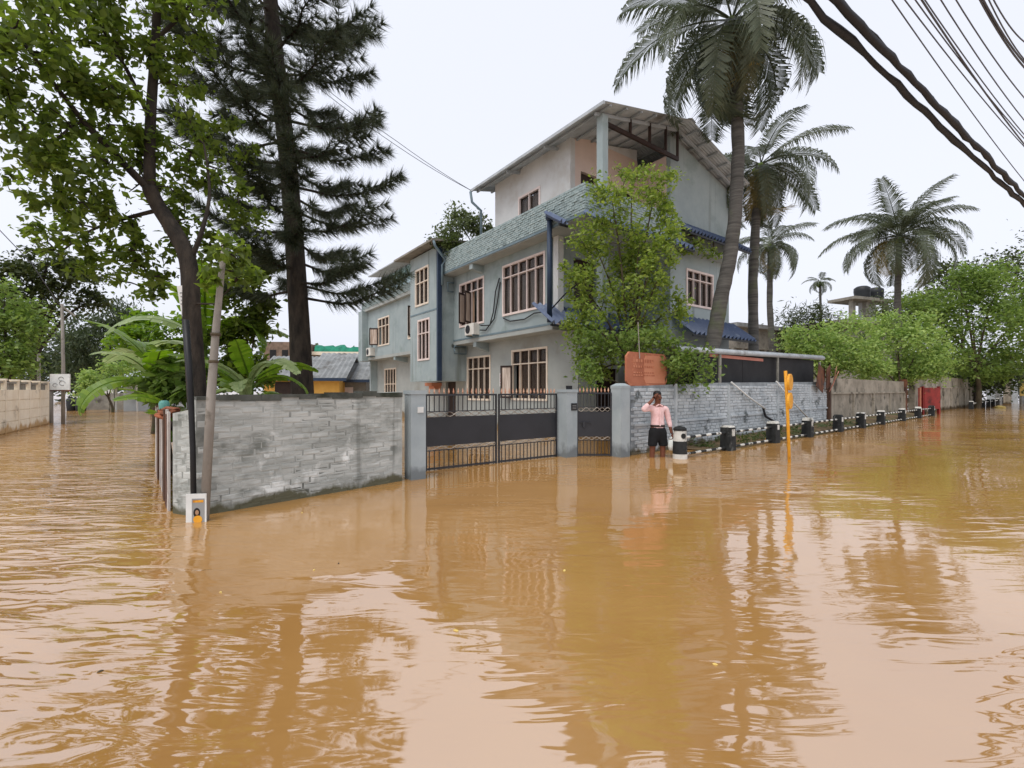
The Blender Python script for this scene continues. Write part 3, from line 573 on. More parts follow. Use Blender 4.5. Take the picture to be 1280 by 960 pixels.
# old plaster wall beyond, with rails
gw = thing('plaster_wall', 'stained brown plaster wall with raised rails beyond the whitewashed wall', 'wall', RP(12.35), rzr)
m = MB(); m.bb(0, 12.0, 0, 0.2, -0.3, 1.88); m.build('wall_core', 'old_plaster', gw)
for a, b in ((0.1, 5.9), (6.0, 11.9)): m = MB(); m.bb(a, b, -0.06, 0, 1.26, 1.34); m.build('rail', 'old_plaster', gw)
for s in (0.1, 3.0, 5.95, 8.9, 11.9): m = MB(); m.bb(s-0.05, s+0.05, -0.07, 0, -0.3, 1.26); m.build('post', 'old_plaster', gw)
m = MB(); m.bb(11.95, 12.25, -0.1, 0.2, -0.3, 2.0); m.build('end_pier', 'rust_sheet', gw)
gw2 = thing('plaster_wall', 'grey stained compound wall to the right of the red panels', 'wall', RP(26.4), rzr)
m = MB(); m.bb(0, 27, 0, 0.2, -0.3, 2.35); m.build('wall_core', 'old_plaster', gw2)
m = MB(); m.bb(0, 27, -0.06, 0, 1.55, 1.66); m.build('rail', 'old_plaster', gw2)
for s in range(0, 27, 3): m = MB(); m.bb(s, s+0.14, -0.08, 0, -0.3, 1.55); m.build('post', 'old_plaster', gw2)
# red panels by the wall
rp = thing('red_barrier', 'faded red metal panels leaning between the two old walls', 'barrier', P(1141, 488, 27.5)-Vector((0, 0, EYE)), 0.12)
m = MB(); m.bb(0.08, 0.62, 0, 0.05, 0.35, 1.60); m.build('panel', 'red_paint', rp); m = MB(); m.bb(0.72, 1.72, -0.06, -0.01, 0.3, 1.56); m.build('panel', 'red_paint', rp)
for x in (0.0, 0.64, 1.72): m = MB(); m.bb(x, x+0.08, -0.05, 0.1, -0.3, 1.64); m.build('post', 'red_paint', rp)
m = MB(); m.bb(0.44, 0.54, -0.02, -0.003, 0.36, 1.58); m.build('stripe', 'terracotta_faded', rp)
# corrugated screen
cs = thing('sheet_screen', 'grey corrugated metal sheets standing at the far right', 'fence', P(1233, 488, 46)-Vector((0, 0, EYE)), 0.25)
for k in range(7):
    mm = MB(); a, b = k*1.15, k*1.15+1.12; o_ = 0.1*(k % 2); tp_ = 3.75-0.12*(k % 3); corr(mm, (a, o_, tp_), (b, o_, tp_), (a+0.1, o_, -0.3), (b+0.1, o_, -0.3), 5, 0.05); mm.build('sheet', ['metal_sheet', 'grey_roof', 'old_plaster'][k % 3], cs)
# dirt strip between kerb and wall
m = MB(); n = 40
for i in range(n+1):
    s = 1.8+i*22.0/n; h = 0.02+0.26*min(1, max(0, (s-2)/8)); m.v += [tuple(RP(s, -0.98, -0.06)), tuple(RP(s, -0.75, 0.02+h*0.4)), tuple(RP(s, -0.02, h))]
for i in range(n): a = i*3; m.f += [(a, a+3, a+4, a+1), (a+1, a+4, a+5, a+2)]
tag(m.build('verge', 'dirt', None, True), 'muddy verge between the striped rails and the wall', kind='structure')
# ------------------------------------------------------------------ bollards and striped rails
BS = [0.4, 2.45, 4.95, 7.43, 10.2, 12.75, 15.5, 19.0, 22.3, 25.6]; BS2 = [40.0, 43.2, 46.5, 49.8, 53.2, 57, 61.5, 66]
ordw = ['first', 'second', 'third', 'fourth', 'fifth', 'sixth', 'seventh', 'eighth', 'ninth', 'last']
bl = thing('bollard', 'round black and white bollard, nearest, beside the standing man', 'bollard', RP(BS[0], -0.93), 0.2, 'bollards along the road edge')
m = MB(); m.lathe([(0.145, -0.4), (0.145, 0.1)], 20); m.build('white_base', 'bollard_white', bl, False)
m = MB(); m.lathe([(0.147, 0.1), (0.135, 0.36)], 20); m.build('black_band', 'bollard_black', bl)
m = MB(); m.lathe([(0.133, 0.36), (0.125, 0.56), (0.115, 0.60)], 20); m.build('white_top', 'bollard_white', bl)
m = MB(); m.lathe([(0.132, 0.575), (0.132, 0.62), (0.09, 0.655), (0.02, 0.67)], 20); m.build('cap', 'bollard_black', bl)
m = MB(); m.prism([(0.05*math.cos(k*math.pi/6)-0.0, 0.47+0.055*math.sin(k*math.pi/6)) for k in range(12)], 'y', -0.139, -0.12); m.build('hole', 'bollard_black', bl)
def sq_bollard(label, pos, h):
    b = thing('bollard', label, 'bollard', pos, rzr+random.uniform(-0.06, 0.06), 'bollards along the road edge')
    hb_ = h-random.uniform(0.03, 0.10); m = MB(); m.box((0, 0, (hb_-0.4)/2), (0.27, 0.27, hb_+0.4), None, 0.9); m.build('black_body', 'bollard_black', b)
    m = MB(); m.box((0, 0, (hb_+h)/2), (0.236, 0.236, h-hb_-0.004), None, 0.8); m.build('white_top', 'bollard_white' if random.random() < .7 else 'bollard_black', b)
    m = MB(); m.box((random.uniform(0.0, 0.06), -0.122, h-0.16), (random.uniform(0.09, 0.16), 0.02, random.uniform(0.12, 0.22))); m.build('worn_patch', 'bollard_white', b)
    return b
for i, s in enumerate(BS[1:], 1): sq_bollard(ordw[i]+' of the ten nearer bollards, square and mostly black, counted from the man', RP(s, -0.93), 0.58)
for i, s in enumerate(BS2): sq_bollard(['first', 'second', 'third', 'fourth', 'fifth', 'sixth', 'seventh', 'eighth'][i]+' of the far bollard row at right, counted from the left', RP(s, -0.93), 0.62)
def rails(root, s0, s1, z):
    L = s1-s0; n = max(4, int(L/0.21))
    for i in range(n):
        a, b = s0+L*i/n, s0+L*(i+1)/n; mm = MB(); mm.tube([(a, 0, z), (b, 0, z)], 0.028, 8); mm.build('rail_stripe', 'bollard_white' if i % 2 == 0 else 'bollard_black', root)
for k, (a, b) in enumerate(zip(BS, BS[1:])):
    r = thing('guard_rail', 'striped black and white pipe rails between the '+ordw[k]+' and '+ordw[k+1]+' near bollards', 'railing', RP(a, -0.93), rzr, 'striped rails along the road edge')
    rails(r, 0.14, b-a-0.14, 0.42); rails(r, 0.14, b-a-0.14, 0.075)
for k, (a, b) in enumerate(zip(BS2, BS2[1:])):
    r = thing('guard_rail', 'pale pipe rail between the '+ordw[k]+' and '+(ordw+['x'])[k+1]+' bollards of the far row', 'railing', RP(a, -0.93), rzr, 'striped rails along the road edge')
    m = MB(); m.tube([(0.14, 0, 0.42), (b-a-0.14, 0, 0.42)], 0.035, 8); m.build('rail', 'bollard_white', r)
# yellow post with two edge-on signs
yp = thing('sign_post', 'orange yellow post with two oval plates seen edge on, standing in water', 'sign', W(986, 578), 0.0)
m = MB(); m.tube([(0.02, 0, -0.3), (-0.02, 0, 0.9), (-0.065, 0, 1.78)], 0.03, 8); m.build('post', 'yellow_paint', yp, True)
for z, r in ((1.56, 0.16), (1.2, 0.16)):
    mm = MB(); M = Matrix.Rotation(math.radians(49), 3, 'Z'); K = 20; vs_ = []
    for sgn in (-0.02, 0.02):
        for k in range(K): g = 2*math.pi*k/K; vs_.append(M @ Vector((0.19*math.cos(g), sgn-0.06, r*math.sin(g)))+Vector((-0.045, 0.0, z)))
    mm.add(vs_, [tuple(range(K))[::-1], tuple(range(K, 2*K))]+[(i, (i+1) % K, K+(i+1) % K, K+i) for i in range(K)]); mm.build('plate', 'yellow_paint', yp)
m = MB(); m.lathe([(0.12, -0.1), (0.135, 0.02), (0.12, 0.1), (0.07, 0.17), (0.05, 0.2), (0.05, 0.24)], 14); o = m.build('plastic_can', 'yellow_paint', None, True); o.location = W(963, 553)
tag(o, 'yellow plastic can floating beside the third bollard', 'can')
m = MB(); m.lathe([(0.2, -0.06), (0.3, 0.02), (0.24, 0.1), (0.1, 0.16), (0.02, 0.17)], 10, sx=1.4); o = m.build('plastic_bag', 'yellow_dull', None, True); o.location = W(1250, 509.5)
tag(o, 'pale yellow plastic bag floating before the far bollards', 'bag')
yb = thing('notice_board', 'yellow notice board at the right edge beyond the far bollards', 'sign', P(1275, 488, 42)-Vector((0, 0, EYE)), -0.2)
m = MB(); m.bb(0, 1.6, 0, 0.06, 0.9, 2.7); m.build('board', 'yellow_dull', yb)
for x in (0.1, 1.4): m = MB(); m.bb(x, x+0.1, 0.06, 0.14, -0.3, 2.5); m.build('leg', 'concrete', yb)

# ------------------------------------------------------------------ dark shed behind the white wall
sh = thing('shed', 'low shed with black side sheets and grey pipe eave behind the whitewashed wall', 'shed', RP(0, 0.35), rzr)
for a, b in ((3.4, 6.0), (6.02, 8.6), (8.62, 11.9)): m = MB(); m.bb(a, b, 0, 0.03, 1.3, 2.42+0.015*a); m.build('side_sheet', 'dark_sheet', sh)
m = MB(); m.tube([(2.3, -0.1, 2.44), (12.6, -0.1, 2.66)], 0.075, 10); m.build('eave_pipe', 'metal_sheet', sh, True)
m = MB(); m.add([(2.3, -0.1, 2.5), (12.6, -0.1, 2.74), (12.6, 2.2, 2.9), (2.3, 2.2, 2.7), (2.3, -0.1, 2.52), (12.6, -0.1, 2.76), (12.6, 2.2, 2.93), (2.3, 2.2, 2.73)], [(0, 3, 2, 1), (4, 5, 6, 7), (0, 1, 5, 4), (1, 2, 6, 5), (2, 3, 7, 6), (3, 0, 4, 7)]); m.build('roof', 'metal_sheet', sh)
for s in (4.4, 8.3, 12.2): m = MB(); m.tube([(s, -0.1, -0.2), (s, -0.1, 2.5)], 0.045, 8); m.build('post', 'concrete', sh, True)
m = MB(); m.bb(3.4, 11.9, 2.2, 2.25, -0.2, 2.6); m.build('back_wall', 'dark_sheet', sh)
m = MB(); m.bb(4.0, 7.4, -0.02, -0.012, 2.33, 2.42); m.build('pink_strip', 'pink_wall', sh)
# braces leaning against the wall
for (s0, z0, s1, z1, lab) in ((4.35, 1.62, 6.4, 0.85, 'pale diagonal pipe propped on the whitewashed wall, the left one'), (7.3, 1.68, 9.9, 0.42, 'pale diagonal pipe propped on the whitewashed wall, the right one')):
    m = MB(); m.tube([RP(s0, -0.1, z0), RP((s0+s1)/2, -0.1, (z0+z1)/2-0.02), RP(s1, -0.14, z1)], 0.026, 8); tag(m.build('prop_pipe', 'sign_white', None, True), lab, 'pipe', 'pipes propped on the wall')
m = MB(); m.tube([RP(6.35, -0.1, 0.88), RP(6.5, -0.1, 0.62), RP(7.0, -0.14, 0.45), RP(7.4, -0.2, 0.25)], 0.035, 8); tag(m.build('hose', 'cable', None, True), 'black hose hanging from the foot of the left propped pipe', 'hose')
bt = thing('board_pile', 'rusty sheet scraps and boards leaning at the end of the whitewashed wall', 'boards', RP(11.6, -0.05), rzr)
for k, (x, z, tx, c, wd) in enumerate(((-0.7, 1.95, 0.35, 'rust_sheet', 0.7), (-0.1, 2.0, -0.45, 'rust_sheet', 0.45), (0.45, 2.05, -0.75, 'timber', 0.2), (0.2, 1.85, -0.55, 'pink_wall', 0.2))):
    mm = MB(); mm.box((x+0.1, -0.12-0.05*k, z-0.12), (wd, 0.02, 0.85), Matrix.Rotation(tx, 3, 'Y') @ Matrix.Rotation(0.15*k, 3, 'X')); mm.build('board', c, bt)
m = MB(); m.bb(0.55, 0.72, -0.06, 0.06, -0.3, 1.7); m.build('post', 'brown_board', bt)
# terracotta sign over the wall
sg = thing('sign_board', 'terracotta sign board with rounded corners above the wall behind the man', 'sign', RP(-0.12, 0.06), rzr)
c = 0.1; pl = [(c, 0), (1.52-c, 0), (1.52, c), (1.52, 0.74-c), (1.52-c, 0.74), (c, 0.74), (0, 0.74-c), (0, c)]
m = MB(); m.prism([(a, b+1.50) for a, b in pl], 'y', -0.05, 0.0); m.build('board', 'terracotta', sg)
m = MB(); m.prism([(0.62+(a*0.55), 1.56+b*0.84) for a, b in pl], 'y', -0.056, -0.0505); m.build('faded_panel', 'terracotta_faded', sg)
rr = random.Random(8)
for z, h in ((2.02, 0.07), (1.9, 0.05), (1.78, 0.03), (1.72, 0.03)):
    x = 0.22
    while x < 0.95: wd = rr.uniform(0.03, 0.09); mm = MB(); mm.bb(x, x+wd, -0.061, -0.0565, z, z+h); mm.build('letter_trace', 'terracotta_faded' if x < .55 else 'terracotta', sg); x += wd+0.03
for x in (0.3, 1.2): m = MB(); m.bb(x, x+0.05, 0.001, 0.05, 1.3, 2.1); m.build('bracket', 'brown_board', sg)
m = MB(); m.tube([(0.42, -0.08, 2.1), (0.4, -0.05, 2.9)], 0.011, 6); m.build('stay', 'pole_pale', sg)

# ------------------------------------------------------------------ the man
def skin(name, nodes, edges, m, parent, sub=2):
    me = bpy.data.meshes.new('m'); me.from_pydata([n[0] for n in nodes], edges, []); me.materials.append(MATS[m])
    o = obj(name, me, parent); md = o.modifiers.new('s', 'SKIN'); sv = me.skin_vertices[0].data
    for i, n in enumerate(nodes): sv[i].radius = (n[1], n[2] if len(n) > 2 else n[1]); sv[i].use_root = (i == 0)
    md.use_smooth_shade = True; s = o.modifiers.new('d', 'SUBSURF'); s.levels = sub; s.render_levels = sub
    return o
mp = W(822, 571.5)
man = thing('person', 'person in pink shirt and black shorts standing in the water, hand raised to head', 'person', mp, math.radians(8))
zw = 0.34; G = lambda x, y, z: (x, y, z-zw)      # heights given from the ground under the water
# facing the camera: -y is forward; his right hand (image left) is raised
ft = lambda s: [(G(s*0.115, 0.0, 0.50), 0.058, 0.06), (G(s*0.118, 0.02, 0.30), 0.052, 0.055), (G(s*0.12, 0.02, 0.09), 0.036), (G(s*0.13, -0.10, 0.04), 0.04, 0.028), (G(s*0.135, -0.17, 0.03), 0.03, 0.02)]
nodes = [(G(0, 0, 0.92), 0.13, 0.095)]; edges = []
def chain(start, lst):
    p = start
    for n in lst: nodes.append(n); edges.append((p, len(nodes)-1)); p = len(nodes)-1
    return p
for s in (-1, 1): chain(0, [(G(s*0.10, 0, 0.84), 0.085), (G(s*0.11, 0, 0.66), 0.075)] + ft(s))
ch = chain(0, [(G(0, 0, 1.08), 0.125, 0.09), (G(0, 0, 1.28), 0.145, 0.10), (G(0, 0, 1.38), 0.10, 0.075)])
nk = chain(ch, [(G(0, -0.005, 1.47), 0.052), (G(0, -0.02, 1.53), 0.068, 0.075), (G(0, -0.02, 1.61), 0.075, 0.088), (G(0, -0.012, 1.66), 0.06, 0.07)])
chain(ch, [(G(-0.18, 0, 1.38), 0.055), (G(-0.36, -0.10, 1.34), 0.045), (G(-0.22, -0.13, 1.50), 0.036), (G(-0.135, -0.11, 1.575), 0.028)])
la = chain(ch, [(G(0.18, 0, 1.37), 0.055), (G(0.245, 0.01, 1.12), 0.044), (G(0.275, -0.05, 0.90), 0.034), (G(0.285, -0.065, 0.83), 0.03)])
skin('body', nodes, edges, 'skin', man)
def hand(wr, dirv, side, palm, curl, name='hand'):
    wr, dirv, side, palm = Vector(wr), Vector(dirv).normalized(), Vector(side).normalized(), Vector(palm).normalized(); nn = [(tuple(wr), 0.024, 0.03)]; ee = []
    nn.append((tuple(wr+dirv*0.05), 0.016, 0.036)); ee.append((0, 1))
    for k, (o_, L) in enumerate(((-0.03, 0.07), (-0.01, 0.08), (0.01, 0.077), (0.03, 0.06))):
        b = wr+dirv*0.085+side*o_; i = len(nn); q = b+(dirv*math.cos(curl)+palm*math.sin(curl))*L*0.55; t = q+(dirv*math.cos(curl*2)+palm*math.sin(curl*2))*L*0.45
        nn += [(tuple(b), 0.0095), (tuple(q), 0.0085), (tuple(t), 0.007)]; ee += [(1, i), (i, i+1), (i+1, i+2)]
    i = len(nn); b = wr+dirv*0.025-side*0.035; nn += [(tuple(b), 0.011), (tuple(b+dirv*0.03-side*0.025+palm*0.015), 0.009), (tuple(b+dirv*0.058-side*0.026+palm*0.028), 0.008)]; ee += [(0, i), (i, i+1), (i+1, i+2)]
    return skin(name, nn, ee, 'skin', man, 1)
hand(G(-0.135, -0.11, 1.575), (0.55, 0.28, 0.75), (0.3, -0.8, 0.1), (0.7, 0.3, -0.4), 0.35); hand(G(0.285, -0.065, 0.83), (0.02, -0.1, -1), (0, 1, -0.05), (-1, 0, 0), 0.9)
# shirt, shorts
n2 = [(G(0, 0, 0.80), 0.158, 0.118), (G(0, 0, 0.93), 0.16, 0.118)]; e2 = [(0, 1)]; nodes, edges = n2, e2
c1 = chain(1, [(G(0, 0, 1.08), 0.155, 0.115), (G(0, 0, 1.27), 0.17, 0.118), (G(0, 0, 1.385), 0.12, 0.085)])
chain(c1, [(G(0, -0.005, 1.425), 0.066)])
chain(c1, [(G(-0.185, 0, 1.375), 0.075), (G(-0.37, -0.10, 1.335), 0.062), (G(-0.25, -0.127, 1.47), 0.048)])
chain(c1, [(G(0.185, 0, 1.365), 0.075), (G(0.248, 0.01, 1.12), 0.06), (G(0.273, -0.04, 0.95), 0.046)])
skin('shirt', nodes, edges, 'pink_shirt', man)
n2 = [(G(0, 0, 1.05), 0.178, 0.132)]; e2 = []; nodes, edges = n2, e2; hp = chain(0, [(G(0, 0, 0.86), 0.17, 0.125)])
for s in (-1, 1): chain(hp, [(G(s*0.10, 0, 0.74), 0.11), (G(s*0.12, -0.01, 0.60), 0.102), (G(s*0.12, -0.01, 0.57), 0.10)])
skin('shorts', nodes, edges, 'black_cloth', man)
m = MB(); m.lathe([(0.006, -0.03), (0.078, -0.025), (0.092, 0.02), (0.086, 0.065), (0.055, 0.095), (0.01, 0.105)], 14, G(0, 0.022, 1.632), 0.92, 1.0); m.build('hair', 'hair', man, True)
m = MB(); m.lathe([(0.002, 0), (0.014, 0.01), (0.011, 0.03), (0.003, 0.045)], 8, G(0, -0.112, 1.575)); m.build('nose', 'skin', man, True)
for s in (-1, 1):
    m = MB(); m.lathe([(0.002, -0.02), (0.012, -0.01), (0.014, 0.012), (0.003, 0.025)], 8, G(s*0.078, -0.015, 1.585), 0.6, 1.2); m.build('ear', 'skin', man, True)
    m = MB(); m.box(G(s*0.032, -0.105, 1.605), (0.026, 0.01, 0.012)); m.build('eye', 'hair', man)
m = MB(); m.box(G(0, -0.102, 1.548), (0.05, 0.012, 0.012)); m.build('moustache', 'hair', man)
for s in (-1, 1): m = MB(); m.box(G(s*0.04, -0.075, 1.425), (0.075, 0.05, 0.022), Matrix.Rotation(s*0.5, 3, 'Y') @ Matrix.Rotation(-0.4, 3, 'X')); m.build('collar', 'pink_shirt', man)
m = MB(); m.box(G(0, -0.122, 1.2), (0.022, 0.012, 0.40)); m.build('button_strip', 'pink_shirt', man)
m = MB(); m.lathe([(0.152, -0.022), (0.156, 0), (0.152, 0.022)], 20, G(0, 0, 1.0), 1.0, 0.76); m.build('belt', 'dark_wood', man, True)
bag = MB(); bag.lathe([(0.004, -0.32), (0.09, -0.31), (0.125, -0.22), (0.11, -0.1), (0.05, -0.02), (0.02, 0.06), (0.016, 0.1)], 14, (0, 0, 0), 1.0, 0.7); o = bag.build('carrier_bag', 'bag_white', None, True)
o.location = mp+Vector((0.325, -0.02, 0.80-zw)); tag(o, 'white plastic carrier bag held by the person in pink shirt', 'bag')

# ------------------------------------------------------------------ things at the left corner
m = MB(); m.tube([P(255.5, 650, 5.0), P(264, 492, 5.02), P(270, 411, 5.05), P(276, 350, 5.1), P(281, 300, 5.14)], [0.046, 0.046, 0.038, 0.032, 0.026], 10); pp = thing('leaning_pole', 'pale grey leaning pole rising from the wall corner into the trees', 'pole', P(255.5, 648, 5.0))
pp.location = P(255.5, 649, 5.0); mm = m.mesh('pole_pale', True); mm.transform(Matrix.Translation(-pp.location)); obj('shaft', mm, pp)
for (u, v) in ((269.5, 418), (267, 452)):
    m = MB(); p = P(u, v, 5.04)-pp.location; m.tube([p-Vector((0, 0, 0.015)), p+Vector((0, 0, 0.015))], 0.052, 10); m.build('band', 'bark_mid', pp, True)
m = MB(); m.tube([P(242.5, 652, 4.96), P(241, 560, 4.97), P(238, 480, 5.0), P(232, 400, 5.03)], [0.028, 0.028, 0.03, 0.034], 8); tag(m.build('black_pipe', 'black_plastic', None, True), 'thin black pipe standing against the grey wall corner', 'pipe')
ps = thing('poster_board', 'small white poster with a dark haired figure in yellow at the wall foot', 'poster', W(245.5, 652.5), 0.12)
m = MB(); m.bb(-0.1, 0.1, -0.008, 0.008, -0.1, 0.30); m.build('board', 'sign_white', ps)
m = MB(); m.bb(-0.04, 0.085, -0.0105, -0.0085, 0.0, 0.25); m.build('print_ground', 'sign_grey', ps)
def disc(cx, cz, rx, rz_, y0, y1): return [(cx+rx*math.cos(k*math.pi/8), cz+rz_*math.sin(k*math.pi/8)) for k in range(16)]
for nm, cx, cz, rx, rzz, yy, mt in (('print_hair', 0.01, 0.10, 0.034, 0.052, -0.0125, 'hair'), ('print_dress', 0.02, 0.03, 0.045, 0.042, -0.0145, 'yellow_paint'), ('print_face', 0.014, 0.105, 0.018, 0.026, -0.0165, 'timber')):
    m = MB(); m.prism(disc(cx, cz, rx, rzz, 0, 0), 'y', yy, yy+0.0019); m.build(nm, mt, ps)
m = MB(); m.bb(-0.03, 0.075, -0.0125, -0.0107, 0.21, 0.235); m.build('print_line', 'yellow_paint', ps)
hb = thing('hanging_sign', 'narrow white lettered board tied slanting to the tree trunk', 'sign', P(233, 388, 5.75), 0.1)
m = MB(); M = Matrix.Rotation(-0.16, 3, 'Y'); m.box((0, 0, 0), (0.12, 0.015, 0.62), M); m.build('board', 'sign_white', hb)
rr = random.Random(5)
for k in range(11):
    m = MB(); m.box(M @ Vector((rr.uniform(-0.015, 0.015), -0.01, 0.22-k*0.045)), (rr.uniform(0.05, 0.09), 0.004, 0.014), M); m.build('print_line', 'sign_grey', hb)
m = MB(); m.lathe([(0.045, 0), (0.06, 0.02), (0.065, 0.1), (0.05, 0.13), (0.03, 0.14)], 12); o = m.build('plastic_bottle', 'teal_plastic', None, True); o.location = FA.lerp(FB, 0.35)+Vector((0.0, 0, 1.12)); tag(o, 'teal plastic pot on top of the rusty sheet fence', 'pot')
m = MB(); rr = random.Random(2)
for k in range(9): m.tube([(rr.uniform(-.16, .16), rr.uniform(-.05, .05), rr.uniform(-.1, .03)) for _ in range(4)], [0.02, 0.035, 0.03, 0.015], 6)
o = m.build('cloth_heap', 'orange_cloth', None, True); o.location = FA.lerp(FB, 0.2)+Vector((0, 0, 1.14)); tag(o, 'crumpled orange cloth on top of the rusty sheet fence', 'cloth')
# cream block wall along the left street
CA, CB = Vector((-13.4, 10.6, 0)), W(60, 529.5); rz, Lc = line(CA, CB)
cw = thing('block_wall', 'cream block wall with vented top along the left street', 'wall', CA, rz)
m = MB(); m.bb(0, Lc, 0, 0.16, -0.4, 1.42); m.build('wall_core', 'cream_block', cw)
nb = int(Lc/1.25); step = Lc/nb; panel = MB().bb(0.025, step-0.025, -0.02, -0.001, 0.0, 0.33).mesh('cream_block')
for i in range(nb):
    for j in range(4): obj('block', panel, cw, (i*step, 0, 0.02+j*0.355))
for i in range(nb+1): m = MB(); m.bb(i*step-0.06, i*step+0.06, -0.028, 0.19, -0.4, 1.72); m.box((i*step, 0.08, 1.75), (0.2, 0.24, 0.06)); m.build('post', 'cream_block', cw)
for i in range(nb):
    m = MB()
    for j in range(4): m.bb(i*step+0.12+j*(step-0.2)/4, i*step+0.2+j*(step-0.2)/4, 0.03, 0.12, 1.421, 1.63)
    m.bb(i*step+0.071, (i+1)*step-0.071, 0.02, 0.14, 1.631, 1.69); m.build('vent', 'concrete', cw)
for k, dx in enumerate((0.25, 0.6)):
    m = MB(); q = CB+(CB-CA).normalized()*dx; m.tube([(q.x, q.y, -0.4), (q.x, q.y, 1.75)], 0.06, 8); tag(m.build('fence_post', 'pole_pale', None, True), ['thin pale post just past the end of the cream wall', 'outer thin pale post past the cream wall end'][k], 'post')
# pole with white board
pb = W(79, 530); lp = thing('street_pole', 'tall grey street pole carrying a white board beyond the cream wall', 'pole', pb)
m = MB(); m.tube([(0, 0, -0.4), (0, 0, 2.5), (-0.05, 0, 5.0)], [0.07, 0.06, 0.05], 8); m.build('shaft', 'pole_pale', lp, True)
m = MB(); m.bar((-0.05, 0, 4.9), (0.5, 0, 4.5), 0.05, 0.05); m.build('arm', 'pole_pale', lp)
m = MB(); m.bb(-0.42, 0.40, -0.14, -0.1, 1.42, 2.08); bo = m.build('board', 'sign_white', lp)
m = MB(); m.bb(-0.42, 0.40, -0.15, -0.095, 1.36, 1.42); m.build('board_edge', 'rust_sheet', lp)
for cx, cz, r in ((0.05, 1.88, 0.1), (0.1, 1.7, 0.12), (-0.2, 1.62, 0.09)):
    m = MB(); m.tube([(cx+r*math.cos(k*math.pi/6), -0.145, cz+r*0.8*math.sin(k*math.pi/6)) for k in range(11)], 0.012, 5); m.build('drawn_mark', 'sign_grey', bo)
tp = W(33, 529); m = MB(); m.tube([(tp.x-1, tp.y+1.5, -0.4), (tp.x-1, tp.y+1.5, 3.1)], 0.06, 8); tag(m.build('street_pole', 'pole_pale', None, True), 'thin short pale pole behind the cream wall', 'pole')
# far end of the left street
s2 = thing('street_sign', 'small white sign on a thin post at the far street end', 'sign', W(136, 513.5)); m = MB(); m.bb(-0.32, 0.32, -0.02, 0.02, 1.2, 2.1); m.build('board', 'sign_white', s2); m = MB(); m.tube([(0, 0.05, -0.4), (0, 0.05, 1.9)], 0.05, 6); m.build('post', 'concrete', s2)
fw = thing('boundary_wall', 'low grey boundary wall at the far end of the left street', 'wall', W(104, 512.6), 0.12)
for a, b, h in ((0, 2.0, 1.6), (2.05, 4.6, 1.2), (4.65, 8.2, 1.5)): m = MB(); m.bb(a, b, 0, 0.2, -0.4, h); m.build('panel', 'concrete', fw)
hut = thing('hut', 'small pale hut with white awning at the far street end', 'hut', W(146, 514.2), 0.25)
m = MB(); m.bb(0, 3.6, 0.8, 3.2, -0.3, 2.1); m.build('wall', 'pale_building', hut); m = MB(); m.prism([(-0.4, 2.2), (-0.4, 2.28), (3.3, 2.85), (3.3, 2.77)], 'x', -0.3, 4.2); m.build('roof', 'metal_sheet', hut)
for x in (0, 1.2, 2.4): m = MB(); m.bb(x, x+0.08, -0.2, -0.12, -0.3, 2.2); m.build('post', 'sign_white', hut)
m = MB(); m.bb(1.6, 2.6, 0.74, 0.8, -0.3, 1.7); m.build('door', 'black_plastic', hut)
for k, (u, lab) in enumerate(((90, 'dark rubbish drum by the street pole at the far end'), (101, 'dark rubbish drum right of the other one at the far end'))):
    m = MB(); m.lathe([(0.26, -0.3), (0.3, 0.3), (0.32, 0.75), (0.27, 0.85), (0.05, 0.9)], 12); o = m.build('rubbish_drum', 'tank_black', None, True); o.location = W(u, 513.5); tag(o, lab, 'drum', 'drums at the far street end')

# ------------------------------------------------------------------ neighbouring buildings
def gable_house(name, label, c, rz, Lx, Ly, eave, ridge, wallm, roofm, oh=0.5, cat='house'):
    h = thing(name, label, cat, c, rz); m = MB(); m.bb(0, Lx, 0, Ly, -0.4, eave); m.build('wall', wallm, h)
    n = max(2, int(Lx/1.2)); d = (Lx+2*oh)/n
    for i in range(n):
        a, b = -oh+i*d, -oh+(i+1)*d-0.01
        for y0, sg in ((-oh, 1), (Ly+oh, -1)):
            mm = MB(); corr(mm, (a, Ly/2, ridge), (b, Ly/2, ridge), (a, y0, eave-0.05), (b, y0, eave-0.05), 6, 0.03, 0.03); mm.build('roof_sheet', roofm, h)
    m = MB(); m.prism([(0.02, eave), (Ly-0.02, eave), (Ly/2, ridge-0.05)], 'x', 0.02, Lx-0.02); m.build('gable', wallm, h)
    m = MB(); m.bb(-oh, Lx+oh, -oh-0.03, -oh, eave-0.2, eave-0.02); m.build('fascia', 'blue_trim', h)
    return h
c = P(330, 488, 27); gy = gable_house('house', 'low yellow house with grey tin roof behind the pine trunk', (c.x, c.y, 0), 0.15, 4.2, 6, 2.15, 3.6, 'yellow_wall', 'grey_roof')
m = MB(); m.bb(0.6, 1.6, -0.03, -0.001, 0.3, 1.9); m.build('door', 'dark_wood', gy)
c = P(392, 488, 29); gw_ = gable_house('house', 'low grey tin-roofed shed between yellow and pink houses', (c.x, c.y, 0), 0.1, 3.2, 7, 2.1, 4.0, 'concrete', 'grey_roof'); m = MB(); m.bb(0.4, 2.4, -0.03, -0.001, 0.9, 1.6); m.build('window', 'window_white', gw_)
c = P(428, 488, 31); gp = gable_house('house', 'low pink house with grey roof left of the teal house', (c.x, c.y, 0), 0.25, 3.2, 5, 2.05, 3.2, 'pink_wall', 'grey_roof'); m = MB(); m.bb(0.9, 2.4, -0.03, -0.001, 1.55, 1.95); m.build('window', 'black_plastic', gp)
c = P(330, 488, 40); fb = thing('building', 'brown brick building with flat roof behind the yellow house', 'building', (c.x, c.y, 0), 0.1); m = MB(); m.bb(0, 3.4, 0, 5, -0.4, 5.6); m.build('wall', 'far_brick', fb)
